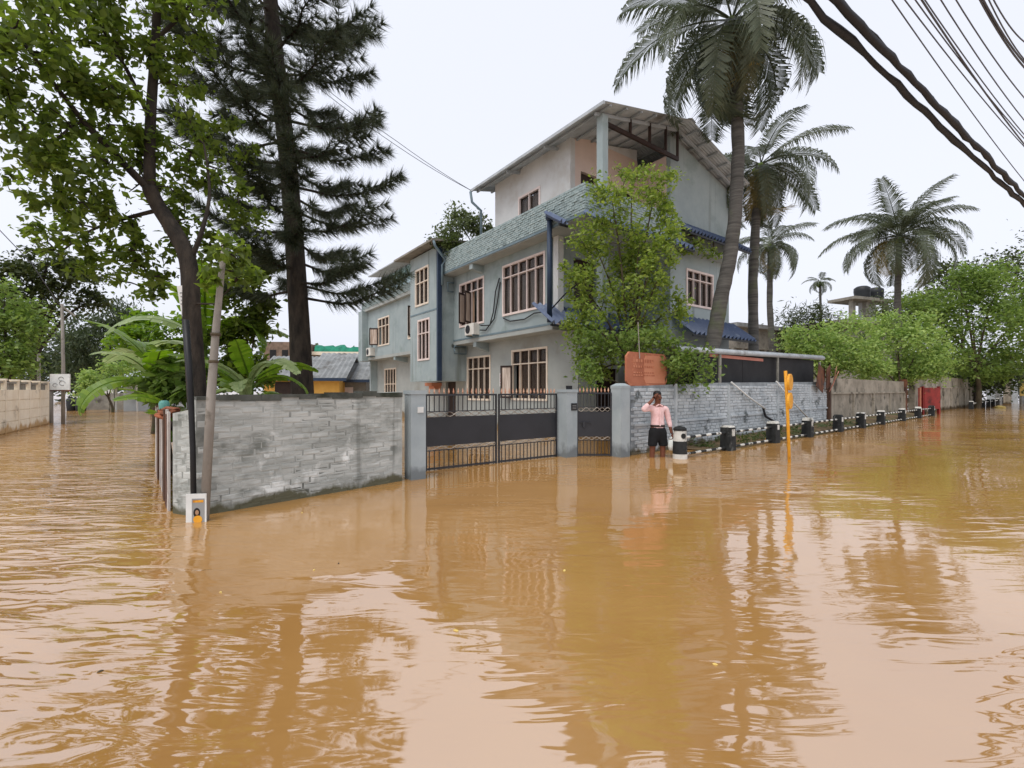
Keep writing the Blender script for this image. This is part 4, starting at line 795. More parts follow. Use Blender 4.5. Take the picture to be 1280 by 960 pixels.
for x in (0.5, 1.5, 2.5): m = MB(); m.bb(x, x+0.5, -0.05, -0.001, 3.9, 4.9); m.build('window', 'black_plastic', fb)
c = P(384, 488, 42); fb = thing('building', 'unfinished flat building with green netting on its roof', 'building', (c.x, c.y, 0), 0.1); m = MB(); m.bb(0, 6, 0, 6, -0.4, 4.6); m.build('wall', 'concrete', fb); m = MB(); m.bb(-0.2, 6.2, -0.3, 6, 4.601, 4.9); m.build('roof_slab', 'cream_block', fb)
m = MB(); rr = random.Random(6); K = 16
for i in range(K+1):
    x = 0.6+i*0.34
    for z, y in ((4.9, 0), (5.15+0.4*rr.random(), 0.3), (5.3+0.4*rr.random(), 1.2), (4.9, 2.0)): m.v.append((x, y+rr.uniform(-.1, .1), z))
for i in range(K):
    for j in range(3): a = i*4+j; m.f.append((a, a+4, a+5, a+1))
m.build('netting', 'green_net', fb, True)
# right side, behind palms
c = P(918, 488, 36); rb = thing('building', 'long grey building with white gaps under its roof behind the palms', 'building', (c.x, c.y, 0), 0.5)
m = MB(); m.bb(0, 9, 0, 6, -0.4, 3.3); m.bb(0, 9, 0, 6, 4.7, 6.3); m.build('wall', 'concrete', rb)
for x in range(0, 10, 1): m = MB(); m.bb(x*0.97, x*0.97+0.3, 0.05, 0.35, 3.3, 4.7); m.build('pillar', 'concrete', rb)
m = MB(); m.bb(0.1, 8.9, 3.0, 3.1, 3.3, 4.7); m.build('inner_wall', 'sign_white', rb)
m = MB(); m.bb(-0.5, 9.5, -0.6, 6.5, 6.301, 6.6); m.build('roof', 'grey_roof', rb)
c = P(1066, 488, 50); tb = thing('building', 'concrete rooftop frame with water tanks above the lime trees', 'building', (c.x, c.y, 0), 0.35)
m = MB(); m.bb(0, 9, 0, 8, -0.4, 8.6); m.build('wall', 'concrete', tb); m = MB(); m.bb(-1.6, 8.4, -0.6, 5, 8.601, 9.0); m.build('floor_slab', 'concrete', tb)
for x in (0, 2.2, 5.4): m = MB(); m.bb(x, x+0.45, 0, 0.45, 9.0, 11.2); m.build('pillar', 'concrete', tb)
m = MB(); m.bb(-0.4, 6.2, -0.5, 2.5, 11.2, 11.5); m.build('roof_slab', 'concrete', tb); m = MB(); m.bb(2.7, 5.3, 1, 1.2, 9.0, 11.2); m.build('inner_wall', 'pale_building', tb)
for x in (1.0, 3.0): m = MB(); m.bb(x, x+1.0, -0.05, -0.001, 6.2, 7.6); m.build('window', 'black_plastic', tb)
for k, (x, lab) in enumerate(((3.0, 'left black water tank on the concrete rooftop frame'), (5.2, 'right black water tank on the concrete rooftop frame'))):
    m = MB(); m.lathe([(0.75, 0), (0.8, 0.2), (0.75, 0.5), (0.8, 0.8), (0.78, 1.2), (0.5, 1.4), (0.25, 1.45)], 14); o = m.build('water_tank', 'tank_black', None, True)
    o.location = tb.location+Matrix.Rotation(0.35, 3, 'Z') @ Vector((x-0.6, 0.6, 11.5)); tag(o, lab, 'water tank', 'rooftop water tanks')

# ------------------------------------------------------------------ overhead cables
def at_z(u, v, z): y = (z-EYE)*F_PX/(HORIZON-v); return Vector(((u-640)/F_PX*y, y, z))
def cable(px0, px1, z0, z1, r, label, mt='wire', ext=(0.6, 1.6), wob=0.0, n=24, group='thin wires overhead', name='wire', sag=0.0):
    a, b = at_z(*px0, z0), at_z(*px1, z1); d = b-a; rr = random.Random(hash(px0) % 999); pts = []; rad = []
    for i in range(n+1):
        t = -ext[0]+(1+ext[0]+ext[1])*i/n; p = a+d*t; p.z += sag*((t-0.5)**2-0.25)
        p += Vector((rr.uniform(-1, 1), rr.uniform(-1, 1), rr.uniform(-1, 1)))*wob; pts.append(p); rad.append(r*(1+rr.uniform(-0.25, 0.25)*(1 if wob else 0)))
    m = MB(); m.tube(pts, rad, 8 if r > 0.02 else 5); return tag(m.build(name, mt, None, True), label, 'cable', group)
cable((1010, 0), (1280, 256), 6.0, 6.0, 0.045, 'thick twisted black cable bundle, the lower of the two heavy ones', 'cable', wob=0.018, n=90, group='heavy cable bundles', name='cable_bundle')
cable((1044, 0), (1272, 236), 6.05, 6.03, 0.047, 'thick black cable bundle, the upper of the two heavy ones', 'cable', wob=0.022, n=90, group='heavy cable bundles', name='cable_bundle')
cable((1050, 0), (1240, 203), 6.1, 6.05, 0.018, 'loose black strand beside the upper cable bundle', 'cable', wob=0.025, n=60, group='heavy cable bundles', name='cable_bundle')
TW = [((1115, 0), (1280, 226)), ((1131, 0), (1280, 183)), ((1144, 0), (1280, 173)), ((1152, 0), (1280, 180)), ((1156, 0), (1280, 168)), ((1176, 0), (1280, 150)), ((1195, 0), (1280, 122)), ((1225, 0), (1280, 84)), ((1229, 0), (1280, 78)), ((1236, 0), (1280, 74)), ((1242, 0), (1280, 52))]
for i, (a, b) in enumerate(TW):
    cable(a, b, 6.9, 6.9, 0.009 if i not in (3, 7, 8) else 0.013, ['lowest', 'second', 'third', 'fourth', 'fifth', 'sixth', 'seventh', 'eighth', 'ninth', 'tenth', 'topmost'][i]+' thin grey wire at the upper right, counted from the heavy cables', 'wire', sag=0.25)
a = HW(-0.05, 4.6, 9.05)
for k, (dz, lab) in enumerate(((0, 'lower thin wire from the house eave towards the pine'), (0.16, 'upper thin wire from the house eave towards the pine'))):
    b = P(200, -70, 13.0); pts = [a.lerp(b, t/20)+Vector((0, 0, dz*min(1, t/6)-1.2*(t/20)*(1-t/20)*2)) for t in range(21)]; m = MB(); m.tube(pts, 0.010, 5); tag(m.build('wire', 'wire', None, True), lab, 'cable', 'wires to the house')
m = MB(); m.tube([P(-60, 225, 17), P(0, 288, 17), P(40, 330, 18), P(76, 384, 19.2)], 0.015, 5); tag(m.build('wire', 'wire', None, True), 'thin wire dropping to the street pole at far left', 'cable')
# ------------------------------------------------------------------ vegetation
def leaves(cent, size, m, rng, aspect=0.5, droop=0.3, up=0.6, fold=0.25, outd=None, jit=0.35):
    n = len(cent); d = rng.normal(size=(n, 3)); d[:, 2] = d[:, 2]*0.6-droop
    if outd is not None: d += outd*1.2
    d /= np.linalg.norm(d, axis=1, keepdims=True)+1e-9
    nr = rng.normal(size=(n, 3))*0.7; nr[:, 2] += up*1.5; s = np.cross(d, nr); s /= np.linalg.norm(s, axis=1, keepdims=True)+1e-9; nn = np.cross(s, d)
    L = size*(1+rng.uniform(-jit, jit, n))[:, None]; Wd = L*aspect*0.5
    base = cent-d*L*0.3; tip = base+d*L-nn*L*0.08; mid = base+d*L*0.45; lf = mid+s*Wd+nn*Wd*fold; rt = mid-s*Wd+nn*Wd*fold
    v = np.stack([base, rt, tip, lf], 1).reshape(-1, 3); i = np.arange(n)*4
    f = np.concatenate([np.stack([i, i+1, i+2], 1), np.stack([i, i+2, i+3], 1)]); return np_mesh(v, f, m)
def blob_points(blobs, n, rng, sub=10, tight=0.28, shell=0.5):
    """points gathered in small clumps inside ellipsoids (centre, radii, weight)"""
    wts = np.array([b[2]*(b[1][0]*b[1][2])**0.9 for b in blobs]); wts /= wts.sum(); pts = []; cl = []
    for b, wt in zip(blobs, wts):
        k = max(4, int(n*wt)); ns = max(3, int(sub*(0.6+0.8*rng.random()))); c = rng.normal(size=(ns, 3)); c /= np.linalg.norm(c, axis=1, keepdims=True)
        c *= (shell+(1-shell)*rng.random((ns, 1)))**1.0; c = np.array(b[0])+c*np.array(b[1]); idx = rng.integers(0, ns, k); r = np.array(b[1])*tight
        pts.append(c[idx]+rng.normal(size=(k, 3))*r*(0.6+0.8*rng.random(ns))[idx][:, None]); cl.append(c)
    return np.concatenate(pts), np.concatenate(cl)
def PB(u, v, y, ru, rv=None, wt=1.0, rd=None):
    rv = rv or ru; return (np.array(P(u, v, y)), np.array([ru/F_PX*y, (rd if rd else (ru+rv)/2/F_PX*y), rv/F_PX*y]), wt)
def tree(name, label, cat, base, limbs, blobs, n, size, lm, bark, seed=1, aspect=0.5, droop=0.3, sub=10, tight=0.28, twigs=True, group=None, tw_r=0.012, shell=0.5):
    rng = np.random.default_rng(seed); base = Vector(base); t = thing(name, label, cat, base, 0, group); off = -np.array(base)
    m = MB(); anchor = []
    for pts, r0, r1 in limbs:
        pts = [Vector(p) for p in pts]; sm = []          # smooth the polyline
        for i in range(len(pts)-1):
            p0, p1, p2, p3 = pts[max(i-1, 0)], pts[i], pts[i+1], pts[min(i+2, len(pts)-1)]
            for s in range(4):
                q = s/4; sm.append(0.5*((2*p1)+(p2-p0)*q+(2*p0-5*p1+4*p2-p3)*q*q+(3*p1-p0-3*p2+p3)*q**3))
        sm.append(pts[-1]); K = len(sm); m.tube([p-base for p in sm], [r0+(r1-r0)*i/(K-1) for i in range(K)], 9); anchor += [np.array(p) for p in sm[K//3:]]
    m.build('trunk', bark, t, True)
    pts, cl = blob_points(blobs, n, rng, sub, tight, shell)
    if twigs and anchor:
        A_ = np.array(anchor); m = MB()
        dmin_ = np.array([((A_-c)**2).sum(1).min() for c in cl])
        for c in cl[np.argsort(dmin_)]:
            k = np.argmin(((A_-c)**2).sum(1)); a = A_[k]; L = np.linalg.norm(c-a); A_ = np.vstack([A_, c, (a+c)/2])
            if L > 0.15:
                mid = (a+c)/2+rng.normal(size=3)*L*0.12+np.array([0, 0, L*0.08]); m.tube([a+off, mid+off, c+off], [tw_r*1.2, tw_r*0.9, tw_r*0.5], 4, False)
        if m.v: tag(m.build('twigs', bark, t, True), kind='stuff')
    obj('crown', leaves(pts+off, size, lm, rng, aspect, droop, jit=0.5), t); return t

# broadleaf tree at the corner (trunk leans out over the street)
y = 6.1
limbs = [([P(248, 560, 5.75), P(247, 500, 5.75), P(240, 400, 5.8), P(236, 330, 5.85), P(222, 296, 5.9), P(198, 258, 6.0), P(187, 235, 6.0)], 0.115, 0.085),
         ([P(187, 235, 6.0), P(188, 156, 6.1), P(194, 60, 6.2), P(198, -20, 6.3), P(205, -120, 6.4)], 0.07, 0.035),
         ([P(190, 240, 6.0), P(168, 218, 5.9), P(132, 182, 5.7), P(103, 150, 5.5), P(60, 95, 5.2), P(20, 40, 5.0)], 0.055, 0.015),
         ([P(188, 150, 6.1), P(160, 90, 6.0), P(130, 40, 5.9), P(110, -20, 5.8)], 0.03, 0.012), ([P(194, 50, 6.2), P(235, 10, 6.4), P(270, -40, 6.6)], 0.028, 0.012),
         ([P(236, 330, 5.85), P(252, 290, 5.9), P(262, 240, 6.1), P(255, 180, 6.3)], 0.035, 0.012), ([P(200, 262, 6.0), P(150, 275, 6.1), P(110, 290, 6.3), P(70, 320, 6.6)], 0.028, 0.01)]
B = [(30, 40, 5.0, 55), (100, 30, 5.6, 55), (60, 110, 5.2, 60), (20, 170, 5.0, 40), (120, 110, 5.5, 45), (90, 190, 5.5, 50), (50, 230, 5.5, 38), (150, 160, 5.9, 38), (160, 60, 6.0, 42), (215, 90, 6.4, 36), (235, 30, 6.4, 45), (120, 250, 5.8, 40),
     (80, 290, 6.1, 38), (150, 300, 6.2, 34), (190, 330, 6.3, 30), (120, 335, 6.4, 26), (225, 170, 6.3, 34), (250, 230, 6.3, 34), (240, 290, 6.5, 28), (185, 200, 6.2, 24), (-40, 60, 4.8, 60), (-40, 150, 4.8, 40), (60, -50, 5.4, 70), (160, -60, 6.2, 70), (250, -70, 6.5, 60), (190, 365, 6.8, 20), (275, 330, 6.8, 30), (300, 250, 7.0, 34), (290, 180, 7.2, 30), (205, 245, 6.6, 22), (284, 318, 4.95, 24), (262, 345, 4.95, 16), (310, 345, 5.4, 20)]
tree('broadleaf_tree', 'tall leafy tree with dark leaning trunk at the left wall corner', 'tree', P(248, 645, 5.75), limbs, [PB(*b) for b in B], 13500, 0.105, 'leaf_broad', 'bark_dark', 21, 0.55, 0.45, 14, 0.19)

# pine with whorled upturned branches
def pine():
    rng = np.random.default_rng(5); base = P(379, 488, 9.2); base.z = -0.3
    t = thing('pine_tree', 'tall dark pine with a straight thick trunk behind the grey wall', 'tree', base); off = base
    tp = [P(379, 560, 9.2), P(378, 490, 9.2), P(374, 400, 9.2), P(368, 300, 9.2), P(360, 200, 9.2), P(348, 100, 9.2), P(338, 0, 9.2), P(330, -100, 9.2), P(322, -190, 9.2)]
    rad = [0.23, 0.215, 0.19, 0.175, 0.165, 0.15, 0.135, 0.11, 0.06]; m = MB(); m.tube([p-off for p in tp], rad, 12); m.build('trunk', 'bark_dark', t, True)
    def trunk_at(z):
        for a, b in zip(tp, tp[1:]):
            if a.z <= z <= b.z: return a.lerp(b, (z-a.z)/(b.z-a.z))
        return tp[-1]
    bm = MB(); nd = []; NL = []
    def needles(p, d, k, L):
        nonlocal nd
        d = np.array(d)/np.linalg.norm(d); r = rng.normal(size=(k, 3)); r -= np.outer(r@d, d); r /= np.linalg.norm(r, axis=1, keepdims=True)
        dir_ = d*0.75+r*0.75; dir_[:, 2] -= 0.2; dir_ /= np.linalg.norm(dir_, axis=1, keepdims=True); s = np.cross(dir_, rng.normal(size=(k, 3))); s /= np.linalg.norm(s, axis=1, keepdims=True)
        l = L*(0.7+0.6*rng.random((k, 1))); b = np.array(p)+rng.normal(size=(k, 3))*0.012
        nd.append(np.stack([b+s*0.0055, b-s*0.0055, b+dir_*l+np.array([0, 0, -0.02])], 1).reshape(-1, 3))
    z = 3.1; k = 0; ang = 0.3; extra = [(3.25, -0.1, 2.1), (3.5, 0.4, 1.6), (3.4, 3.0, 1.7)]
    while z < 11.6:
        ang += 2.39996+rng.normal()*0.25
        if k < 3: z = extra[k][0]; ang = extra[k][1]
        c = trunk_at(z); Lb = (1.55+0.35*rng.random()) if z < 9.5 else 1.75*(1-(z-9.5)/4)+0.3*rng.random()
        if k < 3: Lb = extra[k][2]
        elif z < 4.3: Lb *= 0.7+0.5*rng.random()
        dx, dy = math.cos(ang), math.sin(ang); pts = []; K = 9
        dr = -0.18 if z < 5 else -0.06
        for i in range(K+1):
            s = i/K; pts.append(Vector((c.x+dx*Lb*s+0.05*rng.normal()*s, c.y+dy*Lb*s+0.05*rng.normal()*s, c.z+Lb*(dr*s+0.75*max(0, s-0.4)**1.6))))
        bm.tube([p-off for p in pts], [0.032*(1-0.75*i/K) for i in range(K+1)], 5, False)
        for i in range(3, K+1):
            p = pts[i]-off; d = (pts[i]-pts[i-1]).normalized(); needles(p, d, 46 if i < K else 90, 0.24)
            needles((pts[i]+pts[i-1])*0.5-off, d, 42, 0.24)
            for sd in (-1, 1):
                if rng.random() < 0.35: continue
                sl = (0.28+0.34*rng.random())*(1.15-0.45*i/K); sdv = Vector((dx*0.9-dy*sd*0.55, dy*0.9+dx*sd*0.55, 0.10+0.25*rng.random())).normalized(); q0 = pts[i]
                bm.tube([q0-off, q0+sdv*sl*0.5-off+Vector((0, 0, -0.02)), q0+sdv*sl-off+Vector((0, 0, 0.05))], [0.010, 0.007, 0.004], 4, False)
                for s in (0.25, 0.5, 0.75, 1.0): needles(q0+sdv*sl*s-off+Vector((0, 0, -0.02+0.07*max(0, s-.5))), sdv+Vector((0, 0, 0.25*s)), 26 if s < 1 else 60, 0.22)
        z += 0.075+0.06*rng.random() if z > 4.4 else 0.14; k += 1
    bm.build('branches', 'bark_dark', t, True); v = np.concatenate(nd); obj('crown', np_mesh(v, np.arange(len(v)).reshape(-1, 3), 'needle'), t)
pine()

# coconut palms
def frond_mesh(L, droop, rng, m, pairs=92, leaf=0.9, wd=0.044, twist=0.0):
    """feather frond along +x from the origin, arching down"""
    b = MB(); K = 14; pts = []; a = 0.55; p = Vector((0, 0, 0)); ds = L/K
    for i in range(K+1): pts.append(p.copy()); th = a-droop*(i/K)**1.25; p = p+Vector((math.cos(th), 0, math.sin(th)))*ds
    b.tube(pts, [0.035*(1-0.85*i/K) for i in range(K+1)], 5, False)
    for i in range(pairs):
        s = 0.14+0.86*(i+0.5)/pairs; f = s*K; j = min(int(f), K-1); q = pts[j].lerp(pts[j+1], f-j); t = (pts[j+1]-pts[j]).normalized(); up = Vector((-t.z, 0, t.x)); ll = leaf*(0.45+0.9*math.sin(math.pi*min(1, 0.12+s*0.86)))*(1+rng.uniform(-.28, .2))
        for sd in (-1, 1):
            if rng.random() < 0.04: continue
            d = (t*(0.55+0.35*s)+Vector((0, sd, 0))*0.8+up*0.12).normalized(); e1 = q+d*ll*0.5; d2 = (d+Vector((rng.uniform(-.25, .25), rng.uniform(-.25, .25), -0.7-1.3*rng.random()))).normalized(); e2 = e1+d2*ll*0.5; w_ = t*wd*0.5
            o = len(b.v); b.v += [tuple(q-w_*0.5), tuple(q+w_*0.5), tuple(e1+w_), tuple(e1-w_), tuple(e2)]; b.f += [(o, o+1, o+2, o+3), (o+3, o+2, o+4)]
    me = bpy.data.meshes.new('m'); me.from_pydata(b.v, [], b.f); me.update(); me.materials.append(MATS[m]); return me
PR = random.Random(9)
FR = {d: frond_mesh(4.2, d, PR, 'frond') for d in (0.9, 1.4, 1.9, 2.4)}; FD = frond_mesh(3.6, 2.6, PR, 'frond_dry', 60)
def palm(label, tr, r0, r1, nf, scale, seed, dry=2, elev=(-0.75, 0.95), group='coconut palms'):
    rr = random.Random(seed); base = Vector((tr[0].x, tr[0].y, -0.3)); t = thing('coconut_palm', label, 'palm', base, 0, group); m = MB(); pts = [Vector(p) for p in tr]; sm = [base]
    for i in range(len(pts)-1):
        for s in range(5): sm.append(pts[i].lerp(pts[i+1], s/5))
    sm.append(pts[-1]); K = len(sm); rad = [(r0+(r1-r0)*min(1, i/(K*0.8)))*(1.04 if i % 2 else 0.97) for i in range(K)]; rad[0] *= 1.2; m.tube([p-base for p in sm], rad, 12); m.build('trunk', 'palm_bark', t, True)
    c = pts[-1]-base; ga = rr.random()*6
    m = MB()
    for k in range(9): a = k*0.7; m.lathe([(0.01, -0.14), (0.09, -0.08), (0.11, 0.0), (0.07, 0.09), (0.01, 0.13)], 8, c+Vector((0.22*math.cos(a), 0.22*math.sin(a), -0.15-0.1*(k % 3))))
    m.build('coconut_cluster', 'leaf_mid', t, True)
    for k in range(nf):
        ga += 2.39996; s = (k+0.5)/nf; el = elev[1]+(elev[0]-elev[1])*s+rr.uniform(-.1, .1); d = [0.9, 1.4, 1.9, 2.4][min(3, int(0.6+s*3.2))]
        me = FD if (k >= nf-dry) else FR[d]; o = obj('frond', me, t, c); o.rotation_euler = (rr.uniform(-.25, .25), -(el-0.45), ga); q = scale*rr.uniform(0.88, 1.1); o.scale = (q, q, q)
    return t
D = 13.5
palm('tall leaning coconut palm rising in front of the gable side of the house', [P(886, 450, D), P(893, 420, D), P(901, 373, D), P(912, 325, D), P(919, 270, D), P(923, 187, D), P(919, 90, D), P(915, 25, D)], 0.225, 0.165, 30, 0.86, 3, 3, (-1.05, 0.75))
palm('dark coconut palm just right of the tall leaning one', [P(942, 450, 18), P(941, 350, 18), P(945, 270, 18), P(951, 205, 18)], 0.19, 0.15, 24, 0.72, 5, 4, (-1.15, 0.6))
palm('smaller coconut palm between the dark palm and the rooftop tanks', [P(966, 450, 28), P(962, 380, 28), P(963, 305, 28)], 0.19, 0.15, 20, 0.62, 8, 2, (-0.9, 0.9))
palm('coconut palm with full crown above the rooftop water tanks', [P(1122, 450, 31), P(1122, 370, 31), P(1124, 296, 31)], 0.22, 0.17, 30, 1.08, 12, 2, (-0.5, 1.1))
palm('tiny slender palm left of the concrete rooftop frame', [P(1026, 450, 40), P(1026, 400, 40), P(1025, 352, 40)], 0.12, 0.09, 12, 0.34, 15, 0, (-0.6, 0.9))

# bananas
def banana_leaf(L, Wd, droop, rng, m, a0=1.0):
    b = MB(); K = 22; p = Vector((0, 0, 0)); pts = []
    for i in range(K+1): pts.append(p.copy()); th = a0-droop*(i/K)**1.2; p = p+Vector((math.cos(th), 0, math.sin(th)))*L/K
    b.tube(pts, [0.028*(1-0.8*i/K) for i in range(K+1)], 5, False)
    i = 3
    while i < K:
        n = rng.choice((1, 2, 3)); j = min(K, i+n)
        for sd in (-1, 1):
            h = rng.uniform(-0.25, 0.1)
            def rim(k): s = (k-3)/(K-3); ww = Wd*0.5*max(0.04, math.sin(math.pi*min(1, 0.1+0.88*s)))**0.6; t = (pts[min(k+1, K)]-pts[max(k-1, 0)]).normalized(); up = Vector((-t.z, 0, t.x)); return pts[k]+Vector((0, sd*ww*0.55, 0))+up*ww*0.12, pts[k]+Vector((0, sd*ww*0.95, 0))+up*ww*(0.05+h)+t*0.02
            for k in range(i, j):
                g = 0.0 if k < j-1 else 0.12; q0, r0 = rim(k); q1, r1 = rim(k+1); q1 = q1.lerp(q0, g*0.5); r1 = r1.lerp(r0, g); o = len(b.v)
                b.v += [tuple(pts[k]), tuple(pts[k+1]), tuple(q1), tuple(q0), tuple(r1), tuple(r0)]; b.f += [(o, o+1, o+2, o+3), (o+3, o+2, o+4, o+5)]
        i = j
    me = bpy.data.meshes.new('m'); me.from_pydata(b.v, [], b.f); me.update(); me.materials.append(MATS[m]); return me
BR = random.Random(4); BL = [banana_leaf(1.7, 0.5, d, BR, mm) for d, mm in ((0.9, 'banana'), (1.5, 'banana'), (2.0, 'banana_pale'), (2.6, 'banana'), (1.3, 'banana_pale'))]
def banana(label, base, h, nl, sc, seed, lean=0.0, angs=None):
    rr = random.Random(seed); t = thing('banana_plant', label, 'banana plant', base, 0, 'banana plants at the left corner'); m = MB()
    m.tube([(0, 0, -0.4), (lean*0.3, 0, h*0.5), (lean, 0, h)], [0.12, 0.1, 0.06], 9); m.build('stem', 'leaf_mid', t, True); a = rr.random()*6
    for k in range(nl):
        a += 2.4; o = obj('leaf', BL[k % 5], t, (lean, 0, h-0.05*k)); o.rotation_euler = (rr.uniform(-.4, .4), rr.uniform(-.25, .3), angs[k] if angs and k < len(angs) else a); q = sc*rr.uniform(0.8, 1.1); o.scale = (q, q, q)
b = P(208, 488, 9.0); banana('banana plant with a long pale leaf arching over the left street', (b.x, b.y, 0), 1.75, 9, 1.0, 3, -0.2, [3.3, 2.6, 3.0, 0.4, 4.6, 5.5])
b = P(305, 488, 7.6); banana('banana plant with hanging leaves between tree trunk and pine', (b.x, b.y, 0), 1.55, 9, 0.75, 6, 0.1, [5.2, 0.5, 5.9, 0.1, 4.2, 3.4])
b = P(255, 488, 9.5); banana('tall banana plant hidden behind the dark trunk', (b.x, b.y, 0), 2.4, 8, 1.1, 9)
b = P(225, 488, 8.2); banana('low young banana plant behind the sheet fence', (b.x, b.y, 0), 0.9, 7, 0.8, 12, 0, [3.4, 4.2, 2.5, 5.2, 0.3])

def simple_tree(name, label, u, y, blobs, n, size, lm, bark='bark_dark', r=0.12, seed=1, cat='tree', group=None, sub=12, tight=0.26, droop=0.2, aspect=0.55, lean=0, ub=None, shell=0.5):
    bx = P(ub if ub is not None else u, 488, y); base = Vector((bx.x, bx.y, -0.35)); BB = [PB(b[0], b[1], y+(b[4] if len(b) > 4 else 0), b[2], b[3] if len(b) > 3 else None) for b in blobs]
    top = Vector(np.mean([b[0] for b in BB], 0)); fork = base.lerp(top, 0.5); limbs = [([base, base.lerp(fork, 0.5)+Vector((0.05*y/10, 0, 0)), fork], r, r*0.7)]
    for b in BB: c = Vector(b[0]); limbs.append(([fork, fork.lerp(c, 0.5)+Vector((0, 0, 0.12*(c-fork).length)), c], r*0.45, r*0.12))
    return tree(name, label, cat, base, limbs, BB, n, size, lm, bark, seed, aspect, droop, sub, tight, True, group, r*0.1, shell)
# bright bush tree in front of the house
B = [(765, 250, 36, 40), (820, 235, 34, 30), (745, 310, 40, 36), (800, 300, 46, 40), (838, 320, 26, 36), (735, 375, 36, 34), (790, 370, 46, 40), (838, 385, 26, 30), (750, 430, 34, 34), (805, 425, 40, 26), (832, 270, 20, 28), (715, 350, 22, 26), (775, 335, 26, 26), (810, 345, 26, 26), (745, 465, 26, 16), (720, 400, 20, 34), (790, 215, 20, 14)]
simple_tree('leafy_tree', 'bright yellow-green tree covering the gable side of the house', 795, 11.7, [(a, b_, c_, d_, random.uniform(-.7, .7)) for a, b_, c_, d_ in B], 14000, 0.10, 'leaf_bright', 'bark_mid', 0.08, 31, sub=17, tight=0.165, shell=0.3)
B = [(760, 440, 36, 34), (815, 430, 40, 22), (870, 455, 26, 26), (735, 470, 20, 22), (845, 470, 18, 18), (842, 452, 14, 14)]
simple_tree('shrub', 'darker green shrub hanging over the wall beside the terracotta sign', 830, 11.3, [(a, b_, c_, d_, random.uniform(-.75, .3)) for a, b_, c_, d_ in B], 3600, 0.10, 'leaf_mid', 'bark_mid', 0.05, 33, 'shrub')
# roof garden shrub and creepers
rb_ = HW(1.0, 5.2, 6.15)
def rooted(name, label, base, blobs, n, size, lm, seed, cat='shrub', r=0.04, sub=10):
    base = Vector(base); limbs = []
    for b in blobs: c = Vector(b[0]); limbs.append(([base, base.lerp(c, 0.5)+Vector((0, 0, 0.1)), c], r, r*0.3))
    return tree(name, label, cat, base, limbs, blobs, n, size, lm, 'bark_mid', seed, 0.5, 0.2, sub, 0.26, True, None, r*0.3)
rooted('shrub', 'grey-green shrub growing on the roof beside the stair tower', rb_, [PB(575, 278, 19.0, 20, 18), PB(600, 285, 19.0, 14, 14), PB(556, 295, 19.2, 16, 10)], 2600, 0.14, 'leaf_grey', 41)
rooted('creeper', 'green creeper spilling over the end of the brick parapet', HW(-0.3, 5.9, 6.9), [PB(566, 305, 18.4, 14, 12), PB(550, 303, 18.4, 14, 7)], 1500, 0.10, 'weed', 42, 'creeper')
rooted('creeper', 'thin creeper on the gable canopy left of the palm trunk', HW(5.5, -2.0, 6.6), [PB(865, 310, 15.2, 26, 8), PB(830, 300, 14.6, 20, 10), PB(892, 318, 15.6, 10, 6)], 900, 0.11, 'leaf_bright', 43, 'creeper')
# right-hand trees
simple_tree('lime_tree', 'light green bushy tree behind the shed end', 1030, 25, [(1030, 440, 42, 34), (1000, 455, 26, 22, .5), (1050, 415, 32, 22, .5), (1065, 455, 30, 26), (1010, 425, 28, 20)], 9000, 0.17, 'leaf_lime', 'bark_mid', 0.12, 51, group='light green trees over the right wall', sub=12, tight=0.21)
simple_tree('lime_tree', 'light green bushy tree over the brown plaster wall', 1120, 26, [(1120, 440, 46, 34), (1090, 460, 28, 22, -.5), (1150, 455, 32, 26), (1120, 412, 40, 20, .5), (1160, 425, 24, 20), (1145, 470, 30, 12)], 11000, 0.17, 'leaf_lime', 'bark_mid', 0.12, 52, group='light green trees over the right wall', sub=12, tight=0.21)
simple_tree('broadleaf_tree', 'large green tree at right behind the corrugated sheets', 1222, 36, [(1215, 400, 55, 45), (1170, 420, 40, 36), (1265, 420, 45, 45), (1200, 360, 40, 26), (1245, 365, 40, 30), (1180, 460, 40, 26), (1240, 455, 45, 22), (1300, 390, 40, 50), (1150, 385, 26, 22)], 24000, 0.25, 'leaf_mid', 'bark_mid', 0.2, 53, sub=16, tight=0.23)
simple_tree('broadleaf_tree', 'thin olive tree in front of the coconut palm crown', 1130, 38, [(1125, 385, 26, 22), (1100, 395, 18, 16), (1150, 375, 20, 18)], 3000, 0.2, 'leaf_grey', 'bark_mid', 0.12, 54)
simple_tree('broadleaf_tree', 'dark airy tree rising behind the large green tree', 1205, 48, [(1200, 345, 28, 20), (1180, 360, 24, 16), (1225, 350, 24, 22)], 3200, 0.3, 'leaf_dark', 'bark_dark', 0.2, 55)
simple_tree('broadleaf_tree', 'tall dark tree cut by the right picture edge', 1290, 46, [(1270, 340, 30, 26), (1300, 330, 40, 40), (1260, 370, 26, 26), (1320, 380, 50, 50)], 5200, 0.3, 'leaf_dark', 'bark_dark', 0.25, 56)
simple_tree('palm_clump', 'dark palm-like clump below the tiny slender palm', 1005, 38, [(1000, 405, 26, 22), (1025, 400, 22, 20), (985, 430, 24, 24), (1040, 420, 18, 18)], 3200, 0.42, 'leaf_dark', 'bark_dark', 0.12, 57, cat='shrub', aspect=0.16)
simple_tree('shrub', 'dark shrubs under the large tree beyond the grey stained wall', 1210, 41, [(1190, 470, 30, 18), (1225, 472, 30, 18), (1260, 470, 34, 20), (1300, 470, 30, 20), (1160, 475, 24, 14)], 6000, 0.3, 'leaf_dark', 'bark_dark', 0.1, 58, 'shrub', tight=0.32)
